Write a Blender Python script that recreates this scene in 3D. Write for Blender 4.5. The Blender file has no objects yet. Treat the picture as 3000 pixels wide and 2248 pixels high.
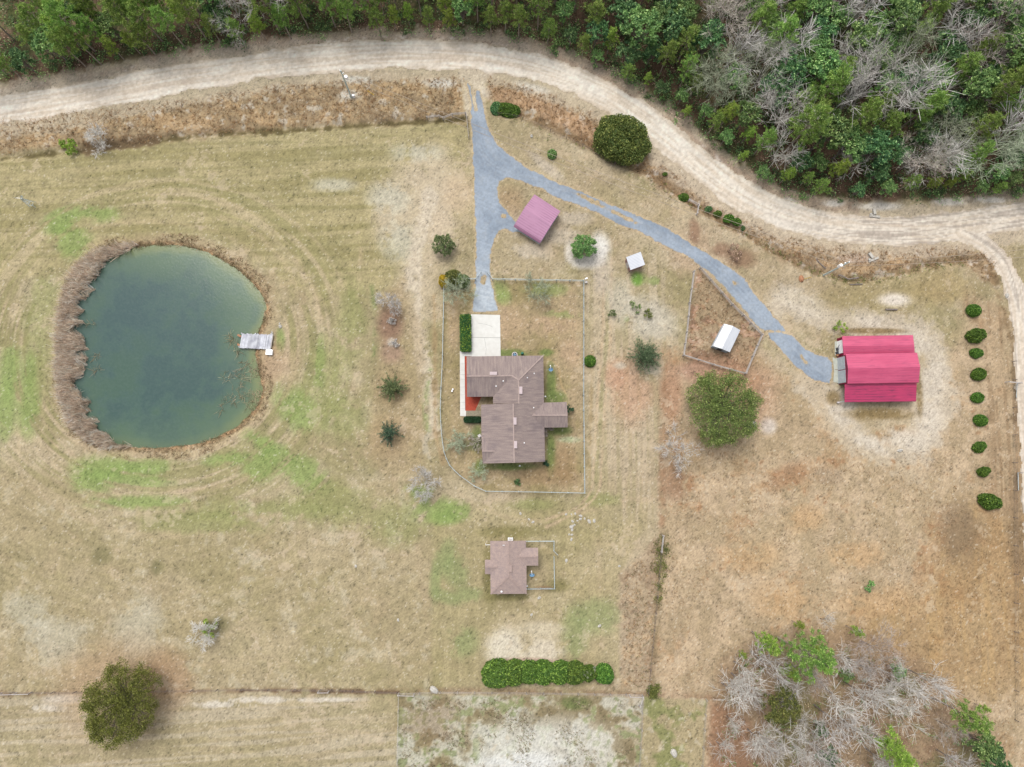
import bpy, math, random
import numpy as np
from mathutils import Vector, Matrix
R = math.radians
random.seed(7); rng = np.random.default_rng(7)
SC = bpy.context.scene
COL = SC.collection
# ------------------------------------------------------------------ camera
CAMH, FPX = 130.0, 2083.0
fwd = Vector((59 / FPX, 185 / FPX, -1)).normalized()      # a drone looking almost straight down
zc = -fwd
xc = Vector((0, 1, 0)).cross(zc).normalized()
yc = zc.cross(xc).normalized()
cam_d = bpy.data.cameras.new('camera')
cam_d.sensor_width = 36; cam_d.lens = 36 * FPX / 3000
cam_d.clip_start = 1; cam_d.clip_end = 5000
cam = bpy.data.objects.new('camera', cam_d); COL.objects.link(cam)
M = Matrix((xc, yc, zc)).transposed().to_4x4(); M.translation = (0, 0, CAMH)
cam.matrix_world = M
SC.camera = cam
# ------------------------------------------------------------------ sky, sun, exposure
SUN_EL, SUN_AZ = R(62), R(-25)          # sun from the top of the picture, a little to the left
w = bpy.data.worlds.new("World"); SC.world = w; w.use_nodes = True
nt = w.node_tree; nt.nodes.clear()
sky = nt.nodes.new('ShaderNodeTexSky'); sky.sky_type = 'NISHITA'; sky.sun_disc = False
sky.sun_elevation = SUN_EL; sky.sun_rotation = SUN_AZ
sky.air_density = 1.0; sky.dust_density = 4.0; sky.ozone_density = 1.0
hs = nt.nodes.new('ShaderNodeHueSaturation'); hs.inputs['Saturation'].default_value = 0.22
bg = nt.nodes.new('ShaderNodeBackground'); bg.inputs['Strength'].default_value = 0.15
wo = nt.nodes.new('ShaderNodeOutputWorld')
nt.links.new(sky.outputs[0], hs.inputs['Color']); nt.links.new(hs.outputs[0], bg.inputs['Color']); nt.links.new(bg.outputs[0], wo.inputs['Surface'])
sd = bpy.data.lights.new('sun', 'SUN'); sd.energy = 1.15; sd.angle = R(28); sd.color = (1.0, 0.965, 0.91)
sun = bpy.data.objects.new('sun', sd); COL.objects.link(sun)
sdir = Vector((math.sin(SUN_AZ) * math.cos(SUN_EL), math.cos(SUN_AZ) * math.cos(SUN_EL), math.sin(SUN_EL)))
sun.rotation_euler = sdir.to_track_quat('Z', 'Y').to_euler(); sun.location = sdir * 200
SC.view_settings.view_transform = 'Standard'; SC.view_settings.look = 'None'
SC.view_settings.exposure = 0.62; SC.view_settings.gamma = 1.0; SC.view_settings.use_curve_mapping = False
KL = 1.75      # display value of a white horizontal surface: turns colours read off the photograph into albedos

# ------------------------------------------------------------------ measuring helpers: a pixel of the photograph at height h -> metres
KD = 3000 / 2212
def P(px, py, h=0.0):
    d = xc * ((px - 1500) / FPX) - yc * ((py - 1124) / FPX) - zc
    t = (h - CAMH) / d.z
    return (d.x * t, d.y * t, h)
def Dp(x, y, h=0.0): return P(x * KD, y * KD, h)
def C(ox, oy, s, pts, h=0.0): return [P(ox + a / s, oy + b / s, h) for a, b in pts]
def lin(c):
    c = np.asarray(c, dtype=float) / 255.0
    return np.where(c <= 0.04045, c / 12.92, ((c + 0.055) / 1.055) ** 2.4)
def A(r, g, b):
    v = np.clip(lin((r, g, b)) / KL, 0.003, 0.85); return (float(v[0]), float(v[1]), float(v[2]), 1)

# ------------------------------------------------------------------ numpy noise
def _h(ix, iy, seed):
    n = (ix * 374761393 + iy * 668265263 + seed * 974634777) & 0xFFFFFFFF
    n = ((n ^ (n >> 13)) * 1274126177) & 0xFFFFFFFF
    n = (n ^ (n >> 16)) & 0xFFFFFFFF
    return n / 4294967295.0
def vn(x, y, seed=0):
    fx = np.floor(x); fy = np.floor(y)
    ix = fx.astype(np.int64); iy = fy.astype(np.int64)
    u = x - fx; v = y - fy; u = u * u * (3 - 2 * u); v = v * v * (3 - 2 * v)
    a = _h(ix, iy, seed); b = _h(ix + 1, iy, seed); c = _h(ix, iy + 1, seed); d = _h(ix + 1, iy + 1, seed)
    return (a * (1 - u) + b * u) * (1 - v) + (c * (1 - u) + d * u) * v
def fbm(x, y, sc, octv=4, seed=0, gain=0.55):
    s = 0; amp = 1; tot = 0; f = 1.0 / sc
    ca, sa = 0.8, 0.6
    for i in range(octv):
        s = s + amp * vn(x * f, y * f, seed + i * 17); tot += amp
        amp *= gain; f *= 2.03
        x, y = x * ca - y * sa + 13.7, x * sa + y * ca - 7.1
    return s / tot
def sstep(a, b, x):
    t = np.clip((x - a) / (b - a), 0, 1); return t * t * (3 - 2 * t)
def sdist(poly, X, Y):
    """signed distance, negative inside"""
    d2 = np.full(np.shape(X), 1e18); ins = np.zeros(np.shape(X), bool)
    n = len(poly)
    for i in range(n):
        ax, ay = poly[i][0], poly[i][1]; bx, by = poly[(i + 1) % n][0], poly[(i + 1) % n][1]
        ex, ey = bx - ax, by - ay; L = ex * ex + ey * ey + 1e-12
        t = np.clip(((X - ax) * ex + (Y - ay) * ey) / L, 0, 1)
        d2 = np.minimum(d2, (X - ax - t * ex) ** 2 + (Y - ay - t * ey) ** 2)
        if ay != by:
            c = ((ay > Y) != (by > Y)) & (X < (bx - ax) * (Y - ay) / (by - ay) + ax)
            ins ^= c
    d = np.sqrt(d2); return np.where(ins, -d, d)
def ldist(pts, X, Y):
    """distance to a polyline, arc length, signed side"""
    d2 = np.full(np.shape(X), 1e18); arc = np.zeros(np.shape(X)); side = np.zeros(np.shape(X)); s0 = 0
    for i in range(len(pts) - 1):
        ax, ay = pts[i][0], pts[i][1]; bx, by = pts[i + 1][0], pts[i + 1][1]
        ex, ey = bx - ax, by - ay; L = math.hypot(ex, ey) + 1e-9
        t = np.clip(((X - ax) * ex + (Y - ay) * ey) / (L * L), 0, 1)
        q = (X - ax - t * ex) ** 2 + (Y - ay - t * ey) ** 2
        m = q < d2
        d2 = np.where(m, q, d2); arc = np.where(m, s0 + t * L, arc)
        side = np.where(m, ex * (Y - ay) - ey * (X - ax), side); s0 += L
    d = np.sqrt(d2); return d, arc, np.where(side > 0, d, -d)
def smooth(pts, k=3, closed=False):
    """Catmull-Rom through the points"""
    n = len(pts); out = []
    rngi = range(n if closed else n - 1)
    g = lambda i: pts[i % n] if closed else pts[max(0, min(n - 1, i))]
    for i in rngi:
        p0, p1, p2, p3 = g(i - 1), g(i), g(i + 1), g(i + 2)
        for j in range(k):
            t = j / k
            out.append(tuple(0.5 * (2 * p1[a] + (p2[a] - p0[a]) * t + (2 * p0[a] - 5 * p1[a] + 4 * p2[a] - p3[a]) * t * t + (3 * p1[a] - p0[a] - 3 * p2[a] + p3[a]) * t ** 3) for a in (0, 1)))
    if not closed: out.append(tuple(pts[-1][:2]))
    return out

# ------------------------------------------------------------------ main outlines
DP = lambda L: [Dp(a, b)[:2] for a, b in L]
ROAD = smooth(DP([(-160, 262), (-60, 246), (0, 237), (150, 214), (300, 186), (450, 160), (600, 138), (750, 122), (880, 117), (1000, 120), (1100, 133), (1200, 160), (1280, 193), (1360, 238), (1430, 290), (1500, 347), (1570, 400), (1640, 443), (1720, 472), (1800, 490), (1900, 498), (2000, 496), (2100, 483), (2212, 467), (2330, 450), (2600, 410)]))
ROAD2 = smooth(DP([(2060, 492), (2125, 525), (2168, 570), (2192, 630), (2203, 700), (2212, 800), (2220, 900), (2228, 1050), (2236, 1300), (2240, 1750)]))
POND = smooth(DP([(240, 541), (330, 529), (400, 532), (460, 551), (510, 580), (550, 618), (573, 655), (569, 692), (556, 720), (551, 752), (556, 795), (564, 835), (555, 875), (528, 908), (488, 935), (430, 957), (370, 966), (300, 965), (240, 961), (196, 945), (164, 915), (146, 870), (136, 820), (134, 770), (137, 710), (146, 650), (165, 600), (196, 562)]), 3, True)
WOODS = DP([(-300, 235), (0, 192), (100, 165), (250, 137), (400, 117), (520, 102), (700, 84), (850, 76), (1000, 78), (1110, 88), (1200, 112), (1300, 158), (1400, 215), (1480, 270), (1560, 332), (1620, 385), (1700, 420), (1850, 436), (2000, 432), (2212, 424), (2700, 380), (2700, -700), (-300, -700)])
COPSE = DP([(1555, 1450), (1600, 1405), (1650, 1372), (1760, 1360), (1880, 1372), (1960, 1410), (2040, 1470), (2110, 1540), (2150, 1620), (2180, 1800), (1520, 1800), (1530, 1620), (1545, 1520)])
cr2 = lambda L: C(1000, 0, 2.211, L)
cr5 = lambda L: C(1000, 750, 2.211, L)
cr6 = lambda L: C(2000, 750, 2.211, L)
GRAV1 = [p[:2] for p in cr2([(812, 540), (822, 545), (835, 560), (840, 620), (846, 700), (838, 720), (848, 860), (852, 960), (855, 1050), (862, 1150), (865, 1250), (870, 1400), (875, 1550), (876, 1650)]) +
         cr5([(870, 60), (872, 110), (866, 220), (850, 362), (1012, 356), (995, 290), (976, 200), (962, 130), (960, 0)]) +
         cr2([(962, 1650), (985, 1570), (1018, 1492), (1060, 1480), (1108, 1502), (1175, 1500), (1120, 1430), (1085, 1385), (1050, 1350), (1012, 1290), (1008, 1230), (1016, 1172), (1080, 1153), (1150, 1165), (1230, 1195), (1300, 1220), (1400, 1282), (1520, 1322), (1650, 1372), (1800, 1450), (1950, 1505), (2050, 1570), (2150, 1615)]) +
         cr6([(60, 20), (150, 90), (250, 175), (330, 265), (400, 350), (470, 440), (515, 478), (600, 484), (664, 484), (630, 440), (590, 400), (520, 310), (450, 230), (395, 150), (300, 80), (215, 20), (170, -5)]) +
         cr2([(2120, 1490), (2000, 1435), (1900, 1392), (1700, 1312), (1550, 1242), (1400, 1190), (1300, 1140), (1200, 1090), (1100, 1015), (1000, 925), (962, 850), (935, 770), (915, 660), (890, 590), (872, 590), (880, 680), (885, 720), (865, 730), (850, 660)])]
GRAV2 = [p[:2] for p in cr6([(548, 500), (580, 545), (620, 585), (665, 640), (720, 700), (800, 770), (850, 800), (890, 812), (950, 820), (966, 760), (962, 690), (935, 660), (850, 640), (770, 588), (735, 545), (700, 515), (640, 500), (600, 496)])]
HOLES = [(cr2([(1620, 1300)])[0], 2.3, .34, -26), (cr2([(1820, 1400)])[0], 2.0, .26, -27), (cr2([(1050, 1400)])[0], .35, .3, 0), (cr6([(335, 178)])[0], .4, .3, -40), (cr6([(785, 675)])[0], .7, .2, -55), (cr5([(920, 150)])[0], .5, .8, 0)]
DITCH = [smooth(DP([(-60, 342), (0, 338), (120, 328), (250, 312), (330, 303), (450, 288), (640, 279), (760, 270), (880, 262), (1000, 256)])),
         smooth(DP([(1075, 238), (1130, 245), (1190, 272), (1260, 305), (1330, 345), (1400, 372), (1480, 425), (1560, 475), (1640, 520), (1740, 575), (1830, 602), (1900, 600), (1990, 575), (2080, 560), (2130, 575), (2150, 620)]))]
def GH(X, Y):
    """height of the ground"""
    X = np.asarray(X, dtype=float); Y = np.asarray(Y, dtype=float)
    z = (fbm(X, Y, 22, 2, 91) - .5) * 0.22
    px = [p[0] for p in POND]; py = [p[1] for p in POND]
    m = (X > min(px) - 8) & (X < max(px) + 8) & (Y > min(py) - 8) & (Y < max(py) + 8)
    if m.any():
        d = sdist(POND, X[m], Y[m]) + (fbm(X[m], Y[m], 1.6, 3, 5) - .5) * 0.9
        zz = np.where(d < 0, -0.30 + np.maximum(d * .35, -1.6), -0.30 + np.minimum(d * .22, .9))
        z[m] = np.where(d < 6, np.minimum(z[m], zz) , z[m])
    for D_ in DITCH:
        px = [p[0] for p in D_]; py = [p[1] for p in D_]
        m = (X > min(px) - 3) & (X < max(px) + 3) & (Y > min(py) - 3) & (Y < max(py) + 3)
        if m.any():
            d, _, _ = ldist(D_, X[m], Y[m]); z[m] -= 0.5 * np.exp(-(d / 0.9) ** 2)
    return z
def gz(x, y): return float(GH(np.array([x]), np.array([y]))[0])
# ------------------------------------------------------------------ materials
def newmat(name):
    m = bpy.data.materials.new(name); m.use_nodes = True
    n = m.node_tree; b = n.nodes['Principled BSDF']; b.inputs['Roughness'].default_value = .8
    b.inputs['Specular IOR Level'].default_value = .25
    return m, n, b
def N(n, t, **kw):
    x = n.nodes.new(t)
    for k, v in kw.items():
        if k in x.inputs: x.inputs[k].default_value = v
        else: setattr(x, k, v)
    return x
def mixc(n, fac, a, b, mode='MIX'):
    x = n.nodes.new('ShaderNodeMix'); x.data_type = 'RGBA'; x.blend_type = mode
    for s, v in ((x.inputs[0], fac), (x.inputs[6], a), (x.inputs[7], b)):
        if hasattr(v, 'is_output') or isinstance(v, bpy.types.NodeSocket): n.links.new(v, s)
        else: s.default_value = v
    return x.outputs[2]
def ramp(n, fac, lo, hi):
    x = N(n, 'ShaderNodeMapRange'); x.inputs[1].default_value = lo; x.inputs[2].default_value = hi
    n.links.new(fac, x.inputs[0]); return x.outputs[0]
def noise(n, scale, detail=3, vec=None, rough=.6):
    x = N(n, 'ShaderNodeTexNoise', Scale=scale, Detail=detail, Roughness=rough)
    if vec is None:
        g = N(n, 'ShaderNodeTexCoord'); vec = g.outputs['Object']
    n.links.new(vec, x.inputs['Vector']); return x.outputs[0]
def math_(n, op, a, b=None):
    x = n.nodes.new('ShaderNodeMath'); x.operation = op
    for s, v in ((x.inputs[0], a), (x.inputs[1], b)):
        if v is None: continue
        if isinstance(v, bpy.types.NodeSocket): n.links.new(v, s)
        else: s.default_value = v
    return x.outputs[0]
def mat_attr(name, fine=3.5, amp=.28, rough=.9, bump=.25, spec=.15):
    """colour from the 'Col' attribute, broken up by fine noise"""
    m, n, b = newmat(name)
    a = N(n, 'ShaderNodeVertexColor'); a.layer_name = 'Col'
    f = ramp(n, noise(n, fine, 5, rough=.75), .3, .7)
    v = N(n, 'ShaderNodeHueSaturation'); n.links.new(a.outputs[0], v.inputs['Color'])
    n.links.new(math_(n, 'MULTIPLY_ADD', f, 2 * amp), v.inputs['Value'])
    v.inputs['Value'].links[0].from_node.inputs[2].default_value = 1 - amp
    n.links.new(v.outputs[0], b.inputs['Base Color'])
    b.inputs['Roughness'].default_value = rough; b.inputs['Specular IOR Level'].default_value = spec
    bp = N(n, 'ShaderNodeBump', Strength=bump, Distance=.15); n.links.new(noise(n, fine * 1.3, 4), bp.inputs['Height'])
    n.links.new(bp.outputs[0], b.inputs['Normal']); return m
def mat_plain(name, c, c2=None, scale=3, rough=.7, spec=.25, metal=0, detail=4, lo=.35, hi=.65, bump=0):
    m, n, b = newmat(name)
    if c2 is None: c2 = tuple(min(.9, v * .8) for v in c[:3]) + (1,)
    n.links.new(mixc(n, ramp(n, noise(n, scale, detail), lo, hi), c, c2), b.inputs['Base Color'])
    b.inputs['Roughness'].default_value = rough; b.inputs['Specular IOR Level'].default_value = spec; b.inputs['Metallic'].default_value = metal
    if bump:
        bp = N(n, 'ShaderNodeBump', Strength=bump, Distance=.05); n.links.new(noise(n, scale * 2, 4), bp.inputs['Height']); n.links.new(bp.outputs[0], b.inputs['Normal'])
    return m
def mat_leaf(name, c1, c2, c3=None, var=.25, trans=0.0):
    """foliage: each leaf its own tone, each plant its own cast, clumps of two tones"""
    m, n, b = newmat(name)
    g = N(n, 'ShaderNodeNewGeometry'); oi = N(n, 'ShaderNodeObjectInfo')
    base = mixc(n, ramp(n, noise(n, .9, 2), .35, .65), c1, c2)
    if c3: base = mixc(n, math_(n, 'GREATER_THAN', g.outputs['Random Per Island'], .86), base, c3)
    v = N(n, 'ShaderNodeHueSaturation'); n.links.new(base, v.inputs['Color'])
    r1 = math_(n, 'MULTIPLY_ADD', g.outputs['Random Per Island'], var * 2); r1.node.inputs[2].default_value = 1 - var
    r2 = math_(n, 'MULTIPLY_ADD', oi.outputs['Random'], .36); r2.node.inputs[2].default_value = .82
    n.links.new(math_(n, 'MULTIPLY', r1, r2), v.inputs['Value'])
    h = math_(n, 'MULTIPLY_ADD', oi.outputs['Random'], .035); h.node.inputs[2].default_value = .4825
    n.links.new(h, v.inputs['Hue'])
    n.links.new(v.outputs[0], b.inputs['Base Color']); b.inputs['Roughness'].default_value = .65; b.inputs['Specular IOR Level'].default_value = .3
    if trans:
        t = N(n, 'ShaderNodeBsdfTranslucent'); n.links.new(v.outputs[0], t.inputs['Color'])
        mx = N(n, 'ShaderNodeMixShader'); mx.inputs[0].default_value = trans
        n.links.new(b.outputs[0], mx.inputs[1]); n.links.new(t.outputs[0], mx.inputs[2])
        n.links.new(mx.outputs[0], n.nodes['Material Output'].inputs['Surface'])
    return m
def slope_coord(n, su, sv):
    """(across the slope, down the slope) coordinates of a pitched roof"""
    g = N(n, 'ShaderNodeNewGeometry')
    c = N(n, 'ShaderNodeVectorMath', operation='CROSS_PRODUCT'); n.links.new(g.outputs['True Normal'], c.inputs[0]); c.inputs[1].default_value = (0, 0, 1)
    nn = N(n, 'ShaderNodeVectorMath', operation='NORMALIZE'); n.links.new(c.outputs[0], nn.inputs[0])
    d = N(n, 'ShaderNodeVectorMath', operation='DOT_PRODUCT'); n.links.new(nn.outputs[0], d.inputs[0]); n.links.new(g.outputs['Position'], d.inputs[1])
    s = N(n, 'ShaderNodeSeparateXYZ'); n.links.new(g.outputs['Position'], s.inputs[0])
    cb = N(n, 'ShaderNodeCombineXYZ'); n.links.new(math_(n, 'MULTIPLY', d.outputs['Value'], su), cb.inputs[0]); n.links.new(math_(n, 'MULTIPLY', s.outputs[2], sv), cb.inputs[1])
    return cb.outputs[0]
def mat_shingle(name, c1, c2, c3, streak=(3.2, 1.1), speck=9, sm=.55, lo=.35, hi=.7):
    m, n, b = newmat(name)
    sc = slope_coord(n, *streak)
    a = mixc(n, ramp(n, noise(n, 1, 4, sc), lo, hi), c1, c2)
    a = mixc(n, math_(n, 'MULTIPLY', ramp(n, noise(n, .35, 3), .52, .75), sm), a, c3)
    sp = slope_coord(n, speck, speck * 2.4)
    a = mixc(n, math_(n, 'MULTIPLY', ramp(n, noise(n, 1, 2, sp), .5, .62), .45), a, c3)
    n.links.new(a, b.inputs['Base Color']); b.inputs['Roughness'].default_value = .9
    return m
def mat_rib(name, c1, c2, c3, pitch=.42, depth=.35, spec=.5, rough=.35, grime=.5):
    """painted ribbed sheet metal, ribs running along the ridge"""
    m, n, b = newmat(name)
    sc = slope_coord(n, 1, 1)
    g = N(n, 'ShaderNodeNewGeometry')
    fl = N(n, 'ShaderNodeVectorMath', operation='MULTIPLY'); n.links.new(g.outputs['True Normal'], fl.inputs[0]); fl.inputs[1].default_value = (1, 1, 0)
    fn = N(n, 'ShaderNodeVectorMath', operation='NORMALIZE'); n.links.new(fl.outputs[0], fn.inputs[0])
    dt = N(n, 'ShaderNodeVectorMath', operation='DOT_PRODUCT'); n.links.new(fn.outputs[0], dt.inputs[0]); n.links.new(g.outputs['Position'], dt.inputs[1])
    sn = math_(n, 'SINE', math_(n, 'MULTIPLY', dt.outputs['Value'], 2 * math.pi / pitch))
    sn = math_(n, 'MULTIPLY', ramp(n, sn, -.2, .9), ramp(n, noise(n, .35, 4), .36, .6))
    base = mixc(n, ramp(n, noise(n, .8, 4, slope_coord(n, .25, 4)), .35, .7), c1, c2)
    base = mixc(n, math_(n, 'MULTIPLY', ramp(n, noise(n, 1, 4, slope_coord(n, .5, 7)), .55, .75), grime), base, c3)
    base = mixc(n, math_(n, 'MULTIPLY', sn, depth), base, c3)
    n.links.new(base, b.inputs['Base Color']); b.inputs['Roughness'].default_value = rough; b.inputs['Specular IOR Level'].default_value = spec
    return m
MT = {}
MT['ground'] = mat_attr('soil_and_grass', 5.5, .11)
MT['road'] = mat_attr('dirt_road', 2.2, .1, bump=.15)
MT['gravel'] = mat_attr('gravel', 4, .09, bump=.1)
MT['blade'] = mat_attr('dry_blades', 1.0, .12, bump=0)
_n = MT['blade'].node_tree; _b = _n.nodes['Principled BSDF']; _t = _n.nodes.new('ShaderNodeBsdfTranslucent'); _n.links.new(_b.inputs['Base Color'].links[0].from_socket, _t.inputs['Color'])
_m = _n.nodes.new('ShaderNodeMixShader'); _m.inputs[0].default_value = .4; _n.links.new(_b.outputs[0], _m.inputs[1]); _n.links.new(_t.outputs[0], _m.inputs[2]); _n.links.new(_m.outputs[0], _n.nodes['Material Output'].inputs['Surface'])
MT['concrete'] = mat_plain('concrete', A(250, 249, 243), A(240, 238, 231), 1.2, .85)
MT['joint'] = mat_plain('joint', A(170, 170, 165), A(190, 188, 182), 4)
MT['old_concrete'] = mat_plain('old_concrete', A(224, 224, 210), A(196, 200, 188), .9, .9)
MT['mulch'] = mat_plain('mulch', A(206, 96, 74), A(178, 78, 60), 6, .95, bump=.6)
MT['shingle'] = mat_shingle('mauve_shingle', A(182, 164, 155), A(148, 132, 130), A(114, 104, 112))
MT['ridge'] = mat_plain('ridge_cap', A(196, 176, 168), A(178, 158, 152), 2)
MT['shingle2'] = mat_shingle('pink_brown_shingle', A(198, 175, 164), A(174, 154, 148), A(146, 134, 140), (2, 5), 8, .3)
MT['ridge2'] = mat_plain('pink_cap', A(192, 168, 158), A(174, 154, 148), 3)
MT['siding'] = mat_plain('pale_siding', A(214, 206, 190), A(200, 190, 176), 1)
MT['brick'] = mat_plain('brown_brick', A(150, 112, 96), A(126, 92, 82), 7)
MT['white'] = mat_plain('white_metal', (.84, .84, .85, 1), (.76, .77, .79, 1), 2, .45, .4)
MT['trim'] = mat_plain('white_trim', A(232, 226, 222), A(214, 206, 206), 2, .6)
MT['glass'] = mat_plain('glass', (.03, .04, .05, 1), (.05, .06, .07, 1), 1, .1, .6)
MT['crimson'] = mat_rib('crimson_metal', A(232, 102, 140), A(214, 84, 124), A(150, 62, 100), .46, .32)
MT['crimson2'] = mat_rib('dark_crimson_metal', A(214, 66, 112), A(184, 58, 104), A(104, 44, 78), .46, .6, grime=.6)
MT['crimson_wall'] = mat_plain('crimson_wall', A(176, 34, 84), A(150, 30, 76), 1.5, .5)
MT['maroon'] = mat_rib('mauve_metal', A(200, 146, 178), A(190, 138, 170), A(150, 94, 130), .44, .5, grime=.2)
MT['maroon_wall'] = mat_plain('maroon_wall', A(150, 84, 118), A(128, 70, 102), 2, .5)
MT['white_rib'] = mat_rib('white_ribbed', A(236, 239, 245), A(226, 230, 238), A(196, 203, 215), .46, .45, grime=.3)
MT['shed_wall'] = mat_plain('pale_blue_wall', A(196, 212, 222), A(178, 196, 208), 2)
MT['pink_wall'] = mat_plain('dusty_pink_wall', A(184, 146, 140), A(166, 130, 126), 2)
MT['door'] = mat_plain('pale_door', A(226, 234, 240), A(206, 216, 222), 2, .5)
MT['dark'] = mat_plain('dark_gap', A(62, 66, 74), A(84, 86, 92), 2)
MT['galv'] = mat_plain('galvanised', A(226, 238, 240), A(204, 220, 224), 2, .6, .3)
MT['wood_fence'] = mat_plain('weathered_fence', A(222, 214, 208), A(190, 182, 176), 1.3, .9)
MT['pole'] = mat_plain('pale_pole', A(240, 250, 246), A(214, 232, 226), 3, .8)
MT['wire'] = mat_plain('wire', A(196, 180, 160), A(180, 166, 150), 1)
MT['dock'] = mat_leaf('dock_board', A(226, 228, 234), A(186, 188, 198), None, .22)
MT['deck'] = mat_plain('deck_board', A(184, 172, 148), A(156, 146, 126), 4, .9)
MT['blue'] = mat_plain('blue_dish', A(150, 198, 236), A(130, 180, 222), 2, .4)
MT['green_tank'] = mat_plain('green_tank', A(62, 140, 118), A(54, 120, 104), 3, .4)
MT['stone'] = mat_plain('pale_stone', A(226, 222, 212), A(196, 190, 180), 3, .9)
MT['orange'] = mat_plain('orange_brown', A(206, 150, 112), A(180, 128, 96), 3)
MT['yellow'] = mat_plain('yellow_guard', A(214, 178, 60), A(200, 160, 50), 3)
MT['bark'] = mat_plain('grey_bark', A(168, 156, 148), A(128, 116, 110), 3, .9)
MT['pine_bark'] = mat_plain('pale_pine_bark', A(190, 176, 162), A(150, 134, 122), 2.5, .9)
MT['twig'] = mat_leaf('bare_twigs', A(235, 224, 212), A(198, 182, 173), None, .2)
MT['twig2'] = mat_leaf('pale_twigs', A(240, 235, 227), A(212, 205, 197), None, .15)
MT['white_twig'] = mat_leaf('white_twigs', A(248, 244, 238), A(226, 220, 214), None, .12)
MT['moss'] = mat_leaf('moss_twigs', A(211, 220, 188), A(181, 190, 161), None, .2)
MT['pine'] = mat_leaf('pine_needles', A(175, 208, 100), A(134, 175, 86), A(214, 241, 137), .3, 0.35)
MT['pine2'] = mat_leaf('lime_needles', A(189, 218, 96), A(149, 187, 78), A(224, 245, 129), .3, 0.35)
MT['ever'] = mat_leaf('dark_leaves', A(120, 163, 99), A(90, 134, 90), A(174, 207, 136), .35, 0.3)
MT['ever2'] = mat_leaf('mid_leaves', A(155, 195, 110), A(119, 162, 101), A(201, 232, 147), .35, 0.3)
MT['oak'] = mat_leaf('olive_leaves', A(145, 152, 79), A(109, 123, 67), A(174, 178, 99), .35, 0.25)
MT['oak2'] = mat_leaf('olive_grey_leaves', A(150, 172, 113), A(118, 144, 94), A(184, 197, 136), .35, 0.25)
MT['oak4'] = mat_leaf('olive_green_leaves', A(150, 167, 90), A(119, 140, 75), A(181, 193, 111), .35, 0.25)
MT['oak3'] = mat_leaf('deep_olive_leaves', A(155, 167, 76), A(123, 138, 64), A(178, 187, 98), .35, .3)
MT['bigbush'] = mat_leaf('bush_leaves', A(145, 168, 86), A(114, 145, 77), A(193, 205, 114), .4, 0.3)
MT['cedar'] = mat_leaf('grey_green_leaves', A(124, 150, 106), A(100, 128, 90), A(156, 176, 132), .3, .2)
MT['spruce'] = mat_leaf('deep_green_leaves', A(92, 123, 92), A(73, 106, 84), A(121, 147, 108), .3, .1)
MT['box'] = mat_leaf('box_leaves', A(107, 146, 55), A(81, 120, 46), A(146, 180, 76), .35, 0.15)
MT['hedge'] = mat_leaf('hedge_leaves', A(87, 132, 65), A(69, 112, 58), A(179, 190, 67), .3, .1)
MT['hedge2'] = mat_leaf('dark_hedge', A(57, 97, 61), A(48, 84, 57), None, .2, .1)
MT['yell'] = mat_leaf('yellow_leaves', A(250, 226, 60), A(222, 206, 60), None, .2, .2)
MT['brush'] = mat_leaf('dry_brush', A(202, 169, 145), A(164, 134, 115), A(242, 210, 180), .35)

# ------------------------------------------------------------------ mesh builders
def mesh_np(name, V, F4=None, F3=None, mat=None, parent=None, col=None, smooth_=False, loc=None):
    me = bpy.data.meshes.new(name)
    V = np.asarray(V, dtype=np.float32).reshape(-1, 3)
    parts = []; sizes = []
    if F4 is not None and len(F4): parts.append(np.asarray(F4, dtype=np.int32).ravel()); sizes.append(np.full(len(F4), 4))
    if F3 is not None and len(F3): parts.append(np.asarray(F3, dtype=np.int32).ravel()); sizes.append(np.full(len(F3), 3))
    idx = np.concatenate(parts); sz = np.concatenate(sizes).astype(np.int32)
    me.vertices.add(len(V)); me.vertices.foreach_set('co', V.ravel())
    me.loops.add(len(idx)); me.loops.foreach_set('vertex_index', idx)
    me.polygons.add(len(sz)); st = np.concatenate([[0], np.cumsum(sz)[:-1]]).astype(np.int32)
    me.polygons.foreach_set('loop_start', st); me.polygons.foreach_set('loop_total', sz)
    if smooth_: me.polygons.foreach_set('use_smooth', np.ones(len(sz), bool))
    me.update(calc_edges=True)
    if col is not None:
        a = me.color_attributes.new('Col', 'FLOAT_COLOR', 'POINT')
        c = np.ones((len(V), 4), np.float32); c[:, :3] = col; a.data.foreach_set('color', c.ravel())
    if mat: me.materials.append(mat)
    o = bpy.data.objects.new(name, me); COL.objects.link(o)
    if parent is not None: o.parent = parent
    if loc is not None: o.location = loc
    return o
def tag(o, label=None, cat=None, group=None, kind=None):
    if label: o['label'] = label
    if cat: o['category'] = cat
    if group: o['group'] = group
    if kind: o['kind'] = kind
    return o
def thing(name, label, cat, loc=(0, 0, 0), group=None, rz=0):
    o = bpy.data.objects.new(name, None); COL.objects.link(o); o.location = loc; o.rotation_euler = (0, 0, rz)
    o.empty_display_size = .3
    return tag(o, label, cat, group)
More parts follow.
